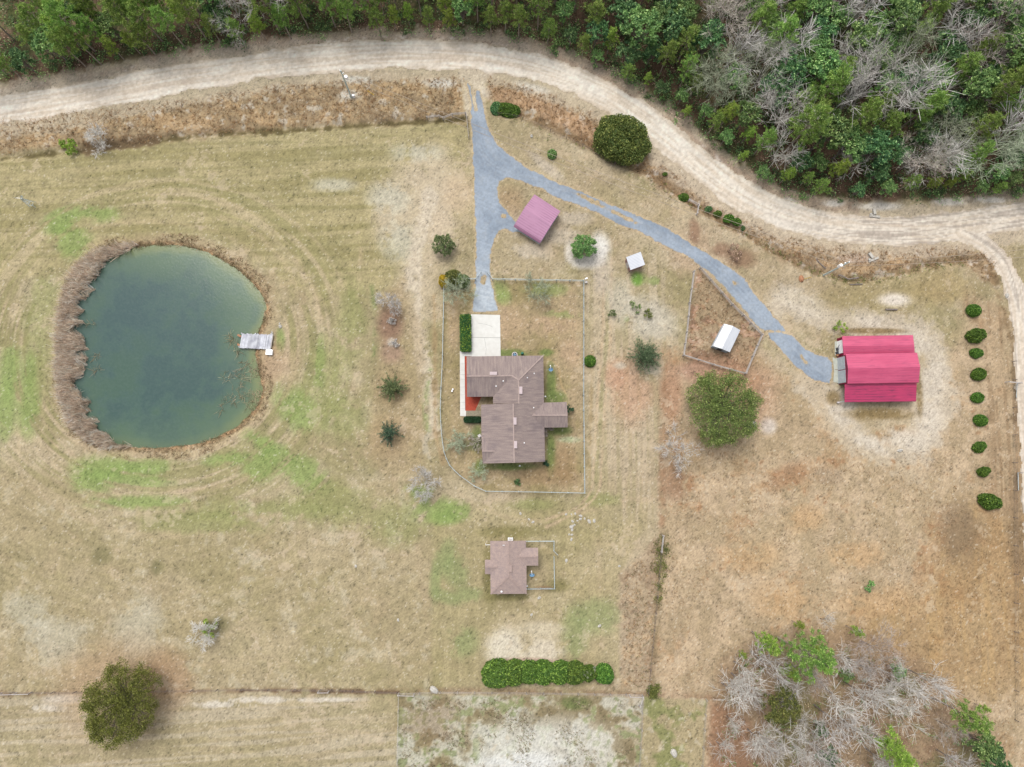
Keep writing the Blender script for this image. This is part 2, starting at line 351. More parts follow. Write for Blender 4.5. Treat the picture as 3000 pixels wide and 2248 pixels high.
class MB:
    def __init__(s): s.v = []; s.f = []
    def poly(s, pts):
        b = len(s.v); s.v += [tuple(p) for p in pts]; s.f.append(list(range(b, b + len(pts))))
    def prism(s, poly, z0, z1):
        """closed vertical prism on an outline of (x, y)"""
        n = len(poly); a = sum(poly[i][0] * poly[(i + 1) % n][1] - poly[(i + 1) % n][0] * poly[i][1] for i in range(n))
        if a < 0: poly = poly[::-1]
        b = len(s.v); s.v += [(p[0], p[1], z0) for p in poly] + [(p[0], p[1], z1) for p in poly]
        s.f.append(list(range(b + n - 1, b - 1, -1))); s.f.append(list(range(b + n, b + 2 * n)))
        for i in range(n): j = (i + 1) % n; s.f.append([b + i, b + j, b + n + j, b + n + i])
    def box(s, c, sx, sy, sz, a=0):
        ca, sa = math.cos(a), math.sin(a)
        q = [(c[0] + x * sx / 2 * ca - y * sy / 2 * sa, c[1] + x * sx / 2 * sa + y * sy / 2 * ca) for x, y in ((-1, -1), (1, -1), (1, 1), (-1, 1))]
        s.prism(q, c[2] - sz / 2, c[2] + sz / 2)
    def bar(s, p, q, w, h=None, n=4):
        """beam or tube from p to q"""
        p = Vector(p); q = Vector(q); d = (q - p).normalized()
        up = Vector((0, 0, 1)) if abs(d.z) < .9 else Vector((1, 0, 0))
        u = d.cross(up).normalized(); v = u.cross(d)
        h = h or w; b = len(s.v)
        for e in (p, q):
            for k in range(n):
                t = 2 * math.pi * (k + .5) / n; m = 1 / math.cos(math.pi / n) if n == 4 else 1
                s.v.append(tuple(e + u * math.cos(t) * w / 2 * m + v * math.sin(t) * h / 2 * m))
        for k in range(n): j = (k + 1) % n; s.f.append([b + k, b + j, b + n + j, b + n + k])
        s.f.append(list(range(b + n - 1, b - 1, -1))); s.f.append(list(range(b + n, b + 2 * n)))
    def dome(s, c, rx, ry, rz, n=14, m=7, full=True):
        b = len(s.v); t0 = -math.pi / 2 if full else 0
        for i in range(m + 1):
            t = t0 + (math.pi / 2 - t0) * i / m
            for k in range(n):
                a = 2 * math.pi * k / n; s.v.append((c[0] + rx * math.cos(t) * math.cos(a), c[1] + ry * math.cos(t) * math.sin(a), c[2] + rz * math.sin(t)))
        for i in range(m):
            for k in range(n): j = (k + 1) % n; s.f.append([b + i * n + k, b + i * n + j, b + (i + 1) * n + j, b + (i + 1) * n + k])
    def build(s, name, mat, parent=None, origin=None, bevel=0):
        me = bpy.data.meshes.new(name)
        o0 = Vector(origin) if origin else Vector((0, 0, 0))
        me.from_pydata([tuple(Vector(v) - o0) for v in s.v], [], s.f); me.materials.append(mat); me.update()
        o = bpy.data.objects.new(name, me); COL.objects.link(o)
        if parent is not None: o.parent = parent
        elif origin: o.location = o0
        if bevel:
            md = o.modifiers.new('bevel', 'BEVEL'); md.width = bevel; md.segments = 2; md.limit_method = 'ANGLE'
        return o
def roof_slab(polys, thick, name, mat, parent, origin):
    """pitched roof from planes given as lists of (x, y, z); edges used once get a fascia"""
    V = []; key = {}; F = []
    def vid(p):
        k = (round(p[0], 2), round(p[1], 2), round(p[2], 2))
        if k not in key: key[k] = len(V); V.append(tuple(p))
        return key[k]
    for pl in polys:
        ids = [vid(p) for p in pl]
        a = sum(V[ids[i]][0] * V[ids[(i + 1) % len(ids)]][1] - V[ids[(i + 1) % len(ids)]][0] * V[ids[i]][1] for i in range(len(ids)))
        F.append(ids if a > 0 else ids[::-1])
    n = len(V); V2 = V + [(p[0], p[1], p[2] - thick) for p in V]; E = {}
    for f in F:
        for i in range(len(f)): E[(f[i], f[(i + 1) % len(f)])] = 1
    F2 = [list(f) for f in F] + [[i + n for i in f[::-1]] for f in F]
    for (a, b) in E:
        if (b, a) not in E: F2.append([b, a, a + n, b + n])
    mb = MB(); mb.v = V2; mb.f = F2
    return mb.build(name, mat, parent, origin)
# ------------------------------------------------------------------ ground
c0 = [P(-60, -60), P(3060, -60), P(3060, 2310), P(-60, 2310)]
gx0, gx1 = min(p[0] for p in c0), max(p[0] for p in c0); gy0, gy1 = min(p[1] for p in c0), max(p[1] for p in c0)
RES = .2
xs = np.arange(gx0, gx1, RES); ys = np.arange(gy0, gy1, RES)
ext = np.concatenate([np.arange(1, 46, 1.5), [60, 90, 140, 250, 500, 1000, 1800.]])
XS = np.concatenate([gx0 - ext[::-1], xs, xs[-1] + ext]); YS = np.concatenate([gy0 - ext[::-1], ys, ys[-1] + ext])
X, Y = np.meshgrid(XS, YS)
SH = X.shape
Z = GH(X, Y)
nA = fbm(X, Y, 14, 4, 1); nB = fbm(X, Y, 4, 4, 2); nC = fbm(X, Y, 1.3, 3, 3); nD = fbm(X, Y, .5, 2, 4); nE = fbm(X, Y, 30, 3, 6)
nGr = None
nG = fbm(X, Y, 3.2, 6, 8, .72); nF = fbm(X, Y, 9, 6, 9, .7)
wn = _h(np.arange(X.size).reshape(SH), np.zeros(SH, np.int64), 77)
col = np.zeros(SH + (3,))
def mixin(sl, m, c): 
    m = m[..., None]; col[sl] = col[sl] * (1 - m) + np.array(c, float) * m
FULL = (slice(None), slice(None))
col[:] = (183, 166, 134)
mixin(FULL, sstep(.42, .62, nA), (168, 156, 118))
mixin(FULL, sstep(.55, .75, nB) * .6, (198, 182, 152))
mixin(FULL, sstep(.52, .72, nE) * .35, (188, 168, 140))
mixin(FULL, sstep(.5, .62, nF) * .45, (206, 190, 162)); mixin(FULL, sstep(.5, .4, nF) * .35, (160, 148, 110)); mixin(FULL, sstep(.56, .66, nG) * .3, (196, 170, 140))
# mowing streaks: rings round the pond, level lines in the north west field, upright lines in the yard and lane
pc = Dp(350, 750); rad = np.hypot((X - pc[0]) * .92, Y - pc[1]); th = np.arctan2(Y - pc[1], X - pc[0])
def streak(u, v, su, sv, seed): return vn(u / su, v / sv, seed) * .6 + vn(u / su * 2.1, v / sv * 2.3, seed + 3) * .4
ringS = streak(th * rad, rad, 14, .8, 21); levS = streak(X, Y - X * .06, 22, .9, 22); upS = streak(Y, X, 16, .8, 23)
nGr = nG * .55 + ringS * .45
def region(D_poly, soft=3.0, jag=2.0):
    poly = DP(D_poly); px = [p[0] for p in poly]; py = [p[1] for p in poly]; mg = soft + jag + .5
    i0, i1 = np.searchsorted(XS, (min(px) - mg, max(px) + mg)); j0, j1 = np.searchsorted(YS, (min(py) - mg, max(py) + mg))
    sl = (slice(j0, j1), slice(i0, i1))
    d = sdist(poly, X[sl], Y[sl]) + (nG[sl] - .5) * jag * 3.2
    return sl, sstep(soft / 2, -soft / 2, d)
def blob(x, y, rx, ry, c, a=1., ang=0, thr=.5, nf=None, w=.12):
    """soft worn or green patch broken up by noise; D pixels"""
    p = Dp(x, y); k = .0845; RX, RY = rx * k, ry * k; rr = max(RX, RY) * 1.3 + 1
    i0, i1 = np.searchsorted(XS, (p[0] - rr, p[0] + rr)); j0, j1 = np.searchsorted(YS, (p[1] - rr, p[1] + rr)); sl = (slice(j0, j1), slice(i0, i1))
    ca, sa = math.cos(R(ang)), math.sin(R(ang)); dx, dy = X[sl] - p[0], Y[sl] - p[1]
    e = np.sqrt(((dx * ca + dy * sa) / RX) ** 2 + ((-dx * sa + dy * ca) / RY) ** 2)
    f = nG[sl] if nf is None else nf[sl]
    mixin(sl, sstep(1.15, .35, e) ** .8 * sstep(thr - w - .25 * (1 - np.clip(e, 0, 1)), thr + w - .25 * (1 - np.clip(e, 0, 1)), f) * a, c)
def stroke(pts, wd, c, a=1., jag=.5, soft=.5, nf=None, thr=None, sm=True, D_=True):
    q = DP(pts) if D_ else pts
    if sm: q = smooth(q)
    wd *= .0845 if D_ else 1
    mg = wd + jag + soft + 1; px = [p[0] for p in q]; py = [p[1] for p in q]
    i0, i1 = np.searchsorted(XS, (min(px) - mg, max(px) + mg)); j0, j1 = np.searchsorted(YS, (min(py) - mg, max(py) + mg)); sl = (slice(j0, j1), slice(i0, i1))
    d, arc, _ = ldist(q, X[sl], Y[sl]); d = d + (nC[sl] - .5) * jag * 2 + (nB[sl] - .5) * jag
    m = sstep(wd / 2 + soft / 2, wd / 2 - soft / 2, d)
    if thr is not None: m = m * sstep(thr - .12, thr + .12, nC[sl] * .6 + nB[sl] * .4)
    mixin(sl, m * a, c)
OLIVE = (163, 152, 108); STRAW = (203, 186, 156); TAN = (186, 166, 134); BRN = (170, 142, 110); RUST = (178, 138, 102); SAND = (216, 204, 188); WSAND = (226, 218, 206)
GRN = (128, 158, 74); DGRN = (112, 128, 74); DKB = (128, 106, 84); PINKT = (196, 168, 146)
# north west field
sl, m = region([(-200, 345), (300, 312), (640, 285), (1005, 262), (1015, 430), (940, 560), (800, 640), (640, 640), (500, 520), (330, 500), (140, 560), (-200, 700)], 3)
mixin(sl, m * .6, (170, 160, 116)); mixin(sl, m * sstep(.5, .62, levS[sl]) * .6, (192, 176, 136)); mixin(sl, m * sstep(.5, .38, levS[sl]) * .5, (160, 148, 104))
# rings round the pond
m = sstep(36, 26, rad) * sstep(19, 21, rad) * sstep(24, 30, rad + 14 * (Y - pc[1] < 8))
mixin(FULL, m * sstep(.48, .62, ringS) * .7, (208, 188, 158)); mixin(FULL, m * sstep(.48, .36, ringS) * .6, (156, 150, 104))
# south west field
sl, m = region([(-200, 1000), (500, 1080), (900, 1060), (932, 1150), (932, 1490), (-200, 1510)], 1.5, .6)
mixin(sl, m * .4, (180, 162, 128)); mixin(sl, m * sstep(.56, .68, nC[sl] * .5 + nB[sl] * .5) * .35, (206, 196, 178)); mixin(sl, m * sstep(.5, .62, ringS[sl]) * .3, (196, 178, 146))
sl, m = region([(-200, 1508), (858, 1505), (858, 1800), (-200, 1800)], 1, .5)
mixin(sl, m * .5, (190, 172, 142)); mixin(sl, m * sstep(.52, .64, levS[sl]) * .5, (206, 192, 170)); mixin(sl, m * sstep(.5, .38, levS[sl]) * .4, (166, 154, 120))
# mown lot round the cottage
sl, m = region([(934, 1090), (1430, 1080), (1338, 1240), (1338, 1480), (934, 1488)], 1.2, .3)
mixin(sl, m * .4, (172, 160, 116)); mixin(sl, m * sstep(.5, .64, upS[sl]) * .4, (192, 176, 138))
# fenced yard
sl, m = region([(958, 610), (1262, 604), (1264, 1065), (1048, 1062), (990, 1025), (958, 960), (952, 800)], 1.0, .3)
mixin(sl, m * .6, (178, 156, 120)); mixin(sl, m * sstep(.48, .64, upS[sl]) * .4, (190, 166, 134)); mixin(sl, m * sstep(.5, .36, nB[sl]) * .5, (156, 142, 98))
# lane strips east of the yard
sl, m = region([(1270, 600), (1420, 560), (1470, 760), (1430, 900), (1430, 1130), (1330, 1130), (1270, 1060)], 4, 2)
mixin(sl, m * .5, (190, 172, 144)); mixin(sl, m * sstep(.5, .62, upS[sl]) * .5, (204, 188, 160)); mixin(sl, m * sstep(.5, .38, upS[sl]) * .3, (166, 158, 116))
# east and south east rough grass
sl, m = region([(1436, 760), (1640, 800), (1800, 830), (1850, 960), (1990, 920), (2080, 700), (2150, 640), (2190, 900), (2400, 1000), (2400, 1800), (1400, 1800), (1412, 1480), (1410, 1300), (1438, 1130)], 3, 2)
mixin(sl, m * .75, (196, 172, 142)); mixin(sl, m * sstep(.5, .6, nG[sl]) * .6, (212, 188, 156)); mixin(sl, m * sstep(.52, .62, nF[sl]) * .55, (184, 150, 112)); mixin(sl, m * sstep(.5, .4, nG[sl]) * .35, (172, 152, 118)); mixin(sl, m * sstep(.6, .7, nC[sl] * .5 + nF[sl] * .5) * .6, (160, 122, 90))
sl, m = region([(2080, 1100), (2400, 1050), (2400, 1500), (1900, 1500), (1800, 1360), (1990, 1290)], 8, 3)
mixin(sl, m * .5, (178, 146, 102)); mixin(sl, m * sstep(.5, .6, upS[sl]) * .35, (198, 164, 114)); mixin(sl, m * sstep(.5, .6, nG[sl]) * .35, (150, 122, 86))
blob(2075, 1150, 60, 90, (136, 116, 92), .6, thr=.42); blob(2195, 1150, 26, 200, (134, 112, 86), .6, thr=.42)
sl, m = region([(2090, 640), (2212, 690), (2400, 700), (2400, 1110), (2140, 1110), (2130, 800)], 4, 2)
mixin(sl, m * .6, (186, 162, 130)); mixin(sl, m * sstep(.5, .38, upS[sl]) * .6, (158, 132, 102))
# verge and ditch bank between road and fields
for poly in ([(-200, 262), (300, 232), (600, 180), (800, 160), (1000, 160), (1008, 255), (760, 268), (330, 300), (-200, 348)],
             [(1046, 160), (1200, 205), (1320, 268), (1440, 365), (1560, 450), (1690, 512), (1900, 538), (2080, 525), (2150, 560), (2160, 620), (2080, 572), (1990, 582), (1900, 606), (1830, 604), (1720, 572), (1600, 510), (1480, 440), (1400, 385), (1330, 350), (1180, 275), (1080, 245)]):
    sl, m = region(poly, 2, 1.2)
    mixin(sl, m * .8, (184, 158, 126)); mixin(sl, m * sstep(.5, .6, nG[sl]) * .6, (206, 172, 132)); mixin(sl, m * sstep(.5, .4, nG[sl]) * .55, (156, 134, 108)); mixin(sl, m * sstep(.62, .72, nC[sl]) * .7, (206, 196, 184))
stroke([(1060, 200), (1130, 215), (1220, 255), (1300, 300), (1340, 330)], 40, (200, 162, 128), .6, 1, 1)
stroke([(1000, 118), (1015, 165), (1022, 200), (1028, 240)], 46, (222, 206, 184), .9, .6, .9); stroke([(1050, 118), (1036, 160), (1030, 215)], 40, (222, 206, 184), .9, .6, .9)
# forest edge and floor
FL = sstep(1.2, -1.2, sdist(WOODS, X[FULL], Y[FULL]) + (nB - .5) * 4)
mixin(FULL, FL, (104, 84, 68)); mixin(FULL, FL * sstep(.5, .62, nB), (86, 86, 56)); mixin(FULL, FL * sstep(.5, .6, nC) * .5, (130, 106, 86))
sl, m = region([(-300, -300), (450, -300), (430, 40), (260, 70), (120, 62), (-300, 70)], 3, 2)
mixin(sl, m * .8, (132, 112, 86)); mixin(sl, m * sstep(.5, .6, nB[sl]) * .8, (92, 102, 58)); mixin(sl, m * sstep(.6, .7, nC[sl]) * .6, (160, 140, 120))
sl, m = region([(1560, 1440), (1610, 1400), (1660, 1372), (1760, 1360), (1880, 1372), (1960, 1410), (2040, 1470), (2110, 1540), (2150, 1620), (2180, 1800), (1520, 1800), (1530, 1620), (1545, 1520)], 3, 2)
mixin(sl, m * .7, (168, 142, 114)); mixin(sl, m * sstep(.48, .62, nG[sl]) * .6, (138, 112, 90)); mixin(sl, m * sstep(.56, .66, nF[sl]) * .5, (126, 128, 84))
# road shoulders
stroke(ROAD, 11.0, (210, 194, 172), .7, 1.4, 1.2, D_=False, sm=False)
stroke([(-200, 236), (150, 178), (450, 122), (600, 103), (750, 90), (880, 84), (1000, 88), (1100, 98), (1200, 130), (1290, 165)], 24, (206, 190, 172), .85, 1.0, 1.0)
stroke([(1200, 130), (1300, 175), (1400, 235), (1480, 292), (1560, 350), (1640, 405), (1720, 432), (1850, 452)], 22, (190, 168, 146), .8, 1.2, 1.0)
stroke([(1420, 262), (1500, 318), (1560, 366)], 6, WSAND, .8, .6, .5)
stroke([(560, 120), (700, 96), (900, 88), (1080, 98)], 9, (186, 158, 138), .5, .8, .8)
blob(950, 180, 45, 14, WSAND, 1, thr=.4); blob(1045, 205, 22, 22, SAND, .7); blob(1150, 190, 50, 14, WSAND, .7, -15)
for q in [(1700, 436, 30, 12), (1800, 440, 30, 10), (1900, 446, 60, 12), (2050, 436, 50, 12), (2140, 432, 60, 10), (1560, 372, 20, 8)]: blob(*q, WSAND, .95, thr=.47)
blob(770, 172, 45, 12, WSAND, .95, thr=.44); blob(752, 205, 35, 14, WSAND, .95, thr=.42); blob(1850, 560, 60, 14, (200, 180, 164), .7, thr=.4)
for L_ in ([(-200, 232), (150, 172), (450, 118), (600, 100), (750, 88), (880, 82), (1000, 86), (1100, 96), (1200, 128), (1290, 163)], [(1200, 130), (1300, 175), (1400, 235), (1480, 292), (1560, 350), (1640, 405)]):
    stroke(L_, 20, (168, 140, 122), .8, .7, .8, thr=.54); stroke(L_, 22, (232, 222, 210), .8, .7, .8, thr=.6)
# ditch bottoms
stroke([(-100, 344), (0, 340), (120, 330), (250, 314), (330, 305), (450, 290), (640, 281), (760, 272), (880, 264), (1000, 257)], 7, (104, 92, 60), .8, .8, .8)
stroke([(180, 320), (250, 312), (330, 303)], 22, (122, 100, 78), .75, 1, 1)
stroke([(1130, 245), (1260, 305), (1400, 372), (1480, 430), (1560, 475), (1640, 522), (1740, 578), (1830, 604), (1900, 602), (1990, 577), (2080, 562), (2135, 580), (2158, 640), (2190, 760), (2195, 900)], 10, (126, 102, 74), .55, 1, 1)
# sandy worn ground
for q in [(900, 420, 110, 100, 20), (850, 470, 60, 80, 0), (935, 470, 50, 120, 10), (900, 600, 50, 120, 0), (930, 380, 70, 90, 0)]: blob(q[0], q[1], q[2], q[3], (208, 190, 164), .8, q[4], .42)
for q in [(840, 430, 60, 50), (900, 330, 70, 30), (860, 520, 50, 60), (720, 400, 60, 20)]: blob(*q, (206, 200, 182), .7, thr=.52)
blob(990, 420, 45, 60, (214, 190, 162), .8, thr=.34); blob(955, 500, 40, 70, (214, 194, 170), .8, thr=.36)
stroke([(930, 420), (900, 540), (893, 640), (905, 740), (925, 830), (935, 930)], 36, (220, 204, 184), .85, 1.0, 1.2, thr=.34)
stroke([(938, 640), (940, 800), (940, 930), (960, 1000)], 8, (182, 152, 116), .6, .5, .8)
stroke([(885, 640), (880, 760), (895, 900)], 30, (176, 162, 126), .4, .8, 1)
# island bed west of the lane with two young trees
sl, m = region([(820, 640), (870, 600), (895, 660), (915, 760), (925, 860), (930, 960), (905, 1020), (840, 1030), (790, 990), (800, 900), (815, 760)], 2, 1)
mixin(sl, m * .5, (184, 160, 128))
blob(843, 700, 34, 50, (150, 116, 100), .75, thr=.38); blob(846, 760, 30, 30, (176, 142, 128), .6, thr=.4); blob(845, 690, 8, 8, SAND, .8); blob(846, 740, 12, 12, SAND, .8)
for q in [(843, 945, 52, 60), (847, 840, 42, 44)]: blob(*q, (182, 154, 120), .5, thr=.3)
stroke([(803, 620), (812, 700), (806, 780)], 12, (120, 140, 84), .6, .8, 1, thr=.5)
stroke([(930, 800), (918, 880), (925, 930)], 14, (128, 150, 84), .6, .8, 1, thr=.5)
stroke([(935, 900), (918, 960), (928, 990)], 7, (204, 192, 172), .7, .5, .6)
# pale mowing arcs and worn tracks
PA = (212, 186, 158)
for L, w_, a_ in (([(150, 975), (215, 1022), (300, 1050), (400, 1060), (500, 1045), (580, 1005), (640, 950), (690, 880)], 9, .75), ([(190, 1062), (280, 1092), (400, 1106), (520, 1090), (620, 1045), (700, 980)], 7, .6), ([(60, 1045), (150, 1110), (280, 1148), (420, 1158), (560, 1130)], 6, .5), ([(210, 1005), (300, 1030), (420, 1036), (520, 1015)], 7, .6),
                  ([(640, 560), (690, 660), (715, 780), (700, 900), (660, 980)], 14, .5), ([(780, 540), (770, 680), (762, 830), (775, 950), (830, 1025), (890, 1035)], 10, .6), ([(735, 600), (735, 760), (735, 900), (770, 1010)], 8, .45), ([(38, 640), (46, 800), (40, 1000)], 6, .5), ([(90, 620), (98, 760), (92, 930)], 8, .5), ([(480, 470), (560, 510), (620, 580), (660, 680)], 12, .45), ([(100, 560), (200, 495), (330, 480), (470, 500), (560, 560)], 9, .5), ([(60, 500), (200, 440), (400, 425), (520, 450)], 8, .4),
                  ([(910, 1060), (900, 1180), (920, 1300)], 12, .35), ([(1180, 1128), (1120, 1122), (1040, 1100), (975, 1050)], 8, .5), ([(1250, 1110), (1330, 1085), (1420, 1080)], 12, .5), ([(1290, 1120), (1295, 1250), (1300, 1400)], 10, .35), ([(1365, 870), (1360, 980), (1350, 1090)], 8, .4), ([(1390, 850), (1395, 960), (1385, 1080)], 6, .4), ([(700, 1500), (640, 1440), (560, 1420), (420, 1440)], 10, .35)):
    stroke(L, w_, PA, a_ * .7, .5, 1.1, thr=.42)
# green flushes
for q in [(155, 520, 50, 34, 40), (130, 480, 40, 30, 0), (200, 460, 60, 20, 0), (225, 1010, 70, 26, 0), (290, 1030, 90, 24, 5), (330, 1005, 60, 14, 0), (200, 1040, 50, 24, 0), (300, 1085, 110, 14, 0), (560, 955, 46, 20, 30), (600, 985, 40, 26, 30), (655, 1020, 60, 34, 30), (560, 1010, 40, 30, 0), (62, 880, 26, 60, 0), (12, 890, 22, 60, 0), (22, 800, 24, 60, 0), (64, 800, 16, 40, 0), (690, 790, 14, 60, 0), (605, 740, 10, 30, 0), (500, 990, 70, 16, -10), (640, 880, 70, 40, 50),
          (935, 1100, 46, 26, 0), (985, 1105, 36, 20, 0), (905, 1060, 30, 16, 0), (960, 1120, 30, 14, 0)]:
    blob(q[0], q[1], q[2] * 1.25, q[3] * 1.35, (146, 166, 98), .75, -q[4], .53, w=.1, nf=nGr)
for q in [(960, 1205, 22, 44, 20), (985, 1235, 26, 40, -20), (1015, 1285, 34, 16, 0), (965, 1290, 34, 14, 20), (1000, 1385, 34, 34, 0), (1240, 1370, 30, 60, 0), (1290, 1330, 50, 40, 0), (940, 1260, 12, 40, 0)]:
    blob(q[0], q[1], q[2] * 1.2, q[3] * 1.2, (146, 158, 106), .6, -q[4], .5, w=.1, nf=nG)
for q in [(1380, 602, 22, 18), (1355, 690, 10, 10), (1415, 608, 20, 14), (1075, 630, 30, 30), (1180, 625, 60, 20), (1090, 645, 20, 20), (1210, 680, 50, 14)]: blob(*q, (148, 164, 100), .7, thr=.5, w=.08, nf=nG)
blob(1376, 603, 14, 18, (126, 166, 78), .95, thr=.34, nf=nG)
for q in [(700, 820, 60, 120), (760, 700, 40, 120), (740, 900, 60, 60), (100, 700, 60, 200), (560, 1100, 200, 30), (450, 1130, 200, 30), (720, 1090, 100, 60), (860, 1130, 90, 60), (1150, 1090, 60, 16), (1300, 1080, 60, 20)]:
    blob(*q, (150, 156, 98), .5, thr=.5)
# yard greens close to the house
for q in [(1095, 763, 60, 12), (1190, 830, 14, 60), (1200, 860, 30, 20), (1210, 930, 30, 14), (1100, 1008, 70, 10), (1190, 975, 12, 60), (1035, 1010, 14, 20), (1030, 940, 14, 40), (1180, 762, 20, 10), (1012, 962, 30, 12)]: blob(*q, (120, 138, 78), .8, thr=.42, nf=nG)
for q in [(1000, 960, 30, 20), (1020, 900, 24, 40)]: blob(*q, (168, 150, 130), .6, thr=.4)
blob(1230, 950, 30, 8, (186, 200, 160), .7, thr=.36); blob(1118, 1042, 6, 6, (100, 116, 80), .9, thr=.2)
for q in [(1190, 700, 70, 30), (1100, 700, 40, 60), (1230, 760, 30, 40), (980, 700, 16, 70)]: blob(*q, (198, 168, 140), .55, thr=.42)
for q in [(1180, 1030, 80, 26), (1220, 1000, 30, 50)]: blob(*q, (160, 130, 98), .5, thr=.4)
stroke([(1185, 776), (1205, 790), (1212, 830), (1222, 850)], 2.5, (206, 176, 130), .7, .1, .3)
blob(1038, 592, 10, 10, (216, 196, 168), .95, thr=.2); blob(1250, 612, 10, 8, (224, 200, 168), .9, thr=.2)
# lane wheel tracks east of the yard
for dx in (0, 17): stroke([(1304 + dx, 560), (1303 + dx, 700), (1296 + dx, 800), (1288 + dx, 900), (1283 + dx, 1000), (1276 + dx, 1060), (1240 + dx, 1100), (1180, 1122 + dx)], 5, (206, 182, 150), .8, .3, .5)
stroke([(1312, 560), (1312, 700), (1303, 820), (1294, 950), (1286, 1040)], 8, (168, 160, 116), .5, .4, .5)
stroke([(1280, 760), (1276, 900), (1272, 1050)], 7, (170, 146, 104), .55, .4, .8)
for q in [(1365, 840, 60, 90), (1330, 810, 30, 40)]: blob(*q, (200, 158, 130), .6, thr=.42)
for q in [(1390, 680, 60, 60), (1340, 650, 40, 60), (1420, 700, 60, 50), (1340, 790, 16, 10), (1400, 800, 40, 20)]: blob(*q, (206, 198, 180), .7, thr=.5)
for q in [(1180, 360, 60, 16, 40), (1210, 510, 60, 26, 0), (1140, 545, 60, 26, 0), (1240, 470, 50, 26, 0), (1300, 590, 30, 60, 0), (1110, 480, 30, 40, 0)]: blob(q[0], q[1], q[2], q[3], (204, 190, 172), .75, -q[4], .5)
# white sand ring under the tree by the small shed
blob(1295, 535, 30, 42, (234, 228, 220), .98, thr=.36); blob(1262, 566, 46, 20, (230, 222, 212), .95, thr=.4); blob(1232, 545, 16, 30, (226, 216, 204), .9, thr=.44)
blob(1100, 440, 40, 50, (176, 148, 116), .6, thr=.36)
# driveway surrounds
blob(1500, 540, 60, 70, (186, 158, 132), .5, -30, .4)
for q in [(1560, 540, 26, 20), (1600, 560, 40, 30), (1500, 500, 16, 40)]: blob(*q, (150, 118, 96), .7, thr=.46)
# corral
sl, m = region([(1504, 585), (1517, 578), (1650, 722), (1613, 807), (1479, 767)], 1, .3)
mixin(sl, m * .7, (178, 152, 124)); mixin(sl, m * sstep(.5, .6, nB[sl]) * .8, (148, 118, 96)); mixin(sl, m * sstep(.6, .72, nC[sl]) * .8, (206, 192, 176)); mixin(sl, m * sstep(.56, .64, nC[sl]) * .4, (180, 124, 90))
blob(1510, 800, 60, 30, (190, 152, 130), .8, thr=.36); blob(1620, 770, 40, 30, (176, 156, 120), .6); blob(1450, 850, 30, 80, (188, 146, 118), .7, thr=.4)
stroke([(1440, 760), (1433, 880), (1432, 980), (1430, 1130)], 16, (160, 122, 94), .6, 1, 1, thr=.42)
blob(1460, 1040, 40, 50, (156, 120, 94), .6, thr=.42)
# barn loops of pale sand
stroke([(1640, 690), (1720, 650), (1780, 690), (1900, 700), (1990, 720), (2030, 790), (2035, 880), (1990, 960), (1900, 975), (1830, 930), (1790, 860), (1750, 830)], 56, (208, 194, 172), .85, 2.2, 2)
for q in [(1970, 740, 60, 40), (2010, 830, 40, 90), (1960, 950, 60, 30), (1820, 880, 40, 50), (1880, 960, 60, 26), (1730, 650, 80, 40), (1880, 690, 60, 26), (2005, 910, 40, 60)]: blob(*q, (218, 206, 188), .9, -20, .46)
blob(1660, 920, 22, 22, (220, 208, 196), .9, thr=.3); blob(1932, 648, 50, 22, (236, 226, 210), 1, thr=.3)
for q in [(1900, 895, 90, 16), (1985, 850, 10, 60), (1885, 715, 90, 8), (1800, 860, 20, 20)]: blob(*q, (138, 116, 76), .75, thr=.38)
stroke([(1640, 760), (1700, 800), (1760, 840), (1790, 920), (1850, 970), (1950, 1010), (2000, 1050)], 22, (202, 184, 156), .7, 1.6, 1.5)
blob(1700, 1030, 60, 30, (168, 130, 98), .6, 25, .46); blob(1790, 1030, 40, 30, (166, 146, 122), .5)
for q in [(1740, 1120, 60, 40), (1850, 1200, 90, 40), (1620, 1200, 80, 50), (1900, 1300, 120, 50), (1700, 1300, 90, 60)]: blob(*q, (202, 164, 118), .5, thr=.53)
blob(1590, 840, 110, 100, (186, 146, 118), .6, thr=.3)
blob(1880, 640, 200, 50, (172, 154, 112), .5, thr=.42); blob(2040, 620, 100, 50, (172, 152, 108), .6, thr=.4)
blob(1932, 648, 40, 16, (234, 222, 206), 1, thr=.42)
# ditch line, fences and pens in the south
stroke([(-200, 1502), (200, 1498), (500, 1492), (860, 1494), (1000, 1492), (1400, 1500), (1560, 1510)], 11, (146, 118, 94), .7, .8, 1, thr=.44)
stroke([(520, 1492), (700, 1493), (860, 1496)], 8, (104, 80, 64), .8, .5, .5, thr=.45)
for q in [(140, 1510, 60, 12), (560, 1512, 100, 10), (470, 1522, 60, 10), (700, 1512, 100, 6), (100, 1530, 50, 10)]: blob(*q, (222, 210, 196), .9, thr=.54, w=.08)
for q in [(300, 1360, 70, 90, 0), (120, 1380, 90, 60, 0), (60, 1320, 60, 50, 0)]: blob(*q[:4], (204, 198, 182), .5, thr=.52)
blob(258, 1490, 150, 120, (192, 160, 130), .6, thr=.38); blob(365, 1460, 60, 70, (180, 144, 114), .5, 30, .4)
for q in [(220, 1200, 26, 20), (340, 1225, 16, 20), (470, 1350, 30, 20)]: blob(*q, (134, 126, 92), .75, thr=.3)
sl, m = region([(860, 1503), (1390, 1506), (1380, 1800), (855, 1800)], .6, .2)
mixin(sl, m * .8, (188, 178, 152)); mixin(sl, m * sstep(.42, .58, nB[sl]) * .7, (208, 204, 190)); mixin(sl, m * sstep(.52, .40, nB[sl] * .6 + nC[sl] * .4) * .8, (142, 126, 94)); mixin(sl, m * sstep(.60, .68, nC[sl]) * .6, (128, 138, 88))
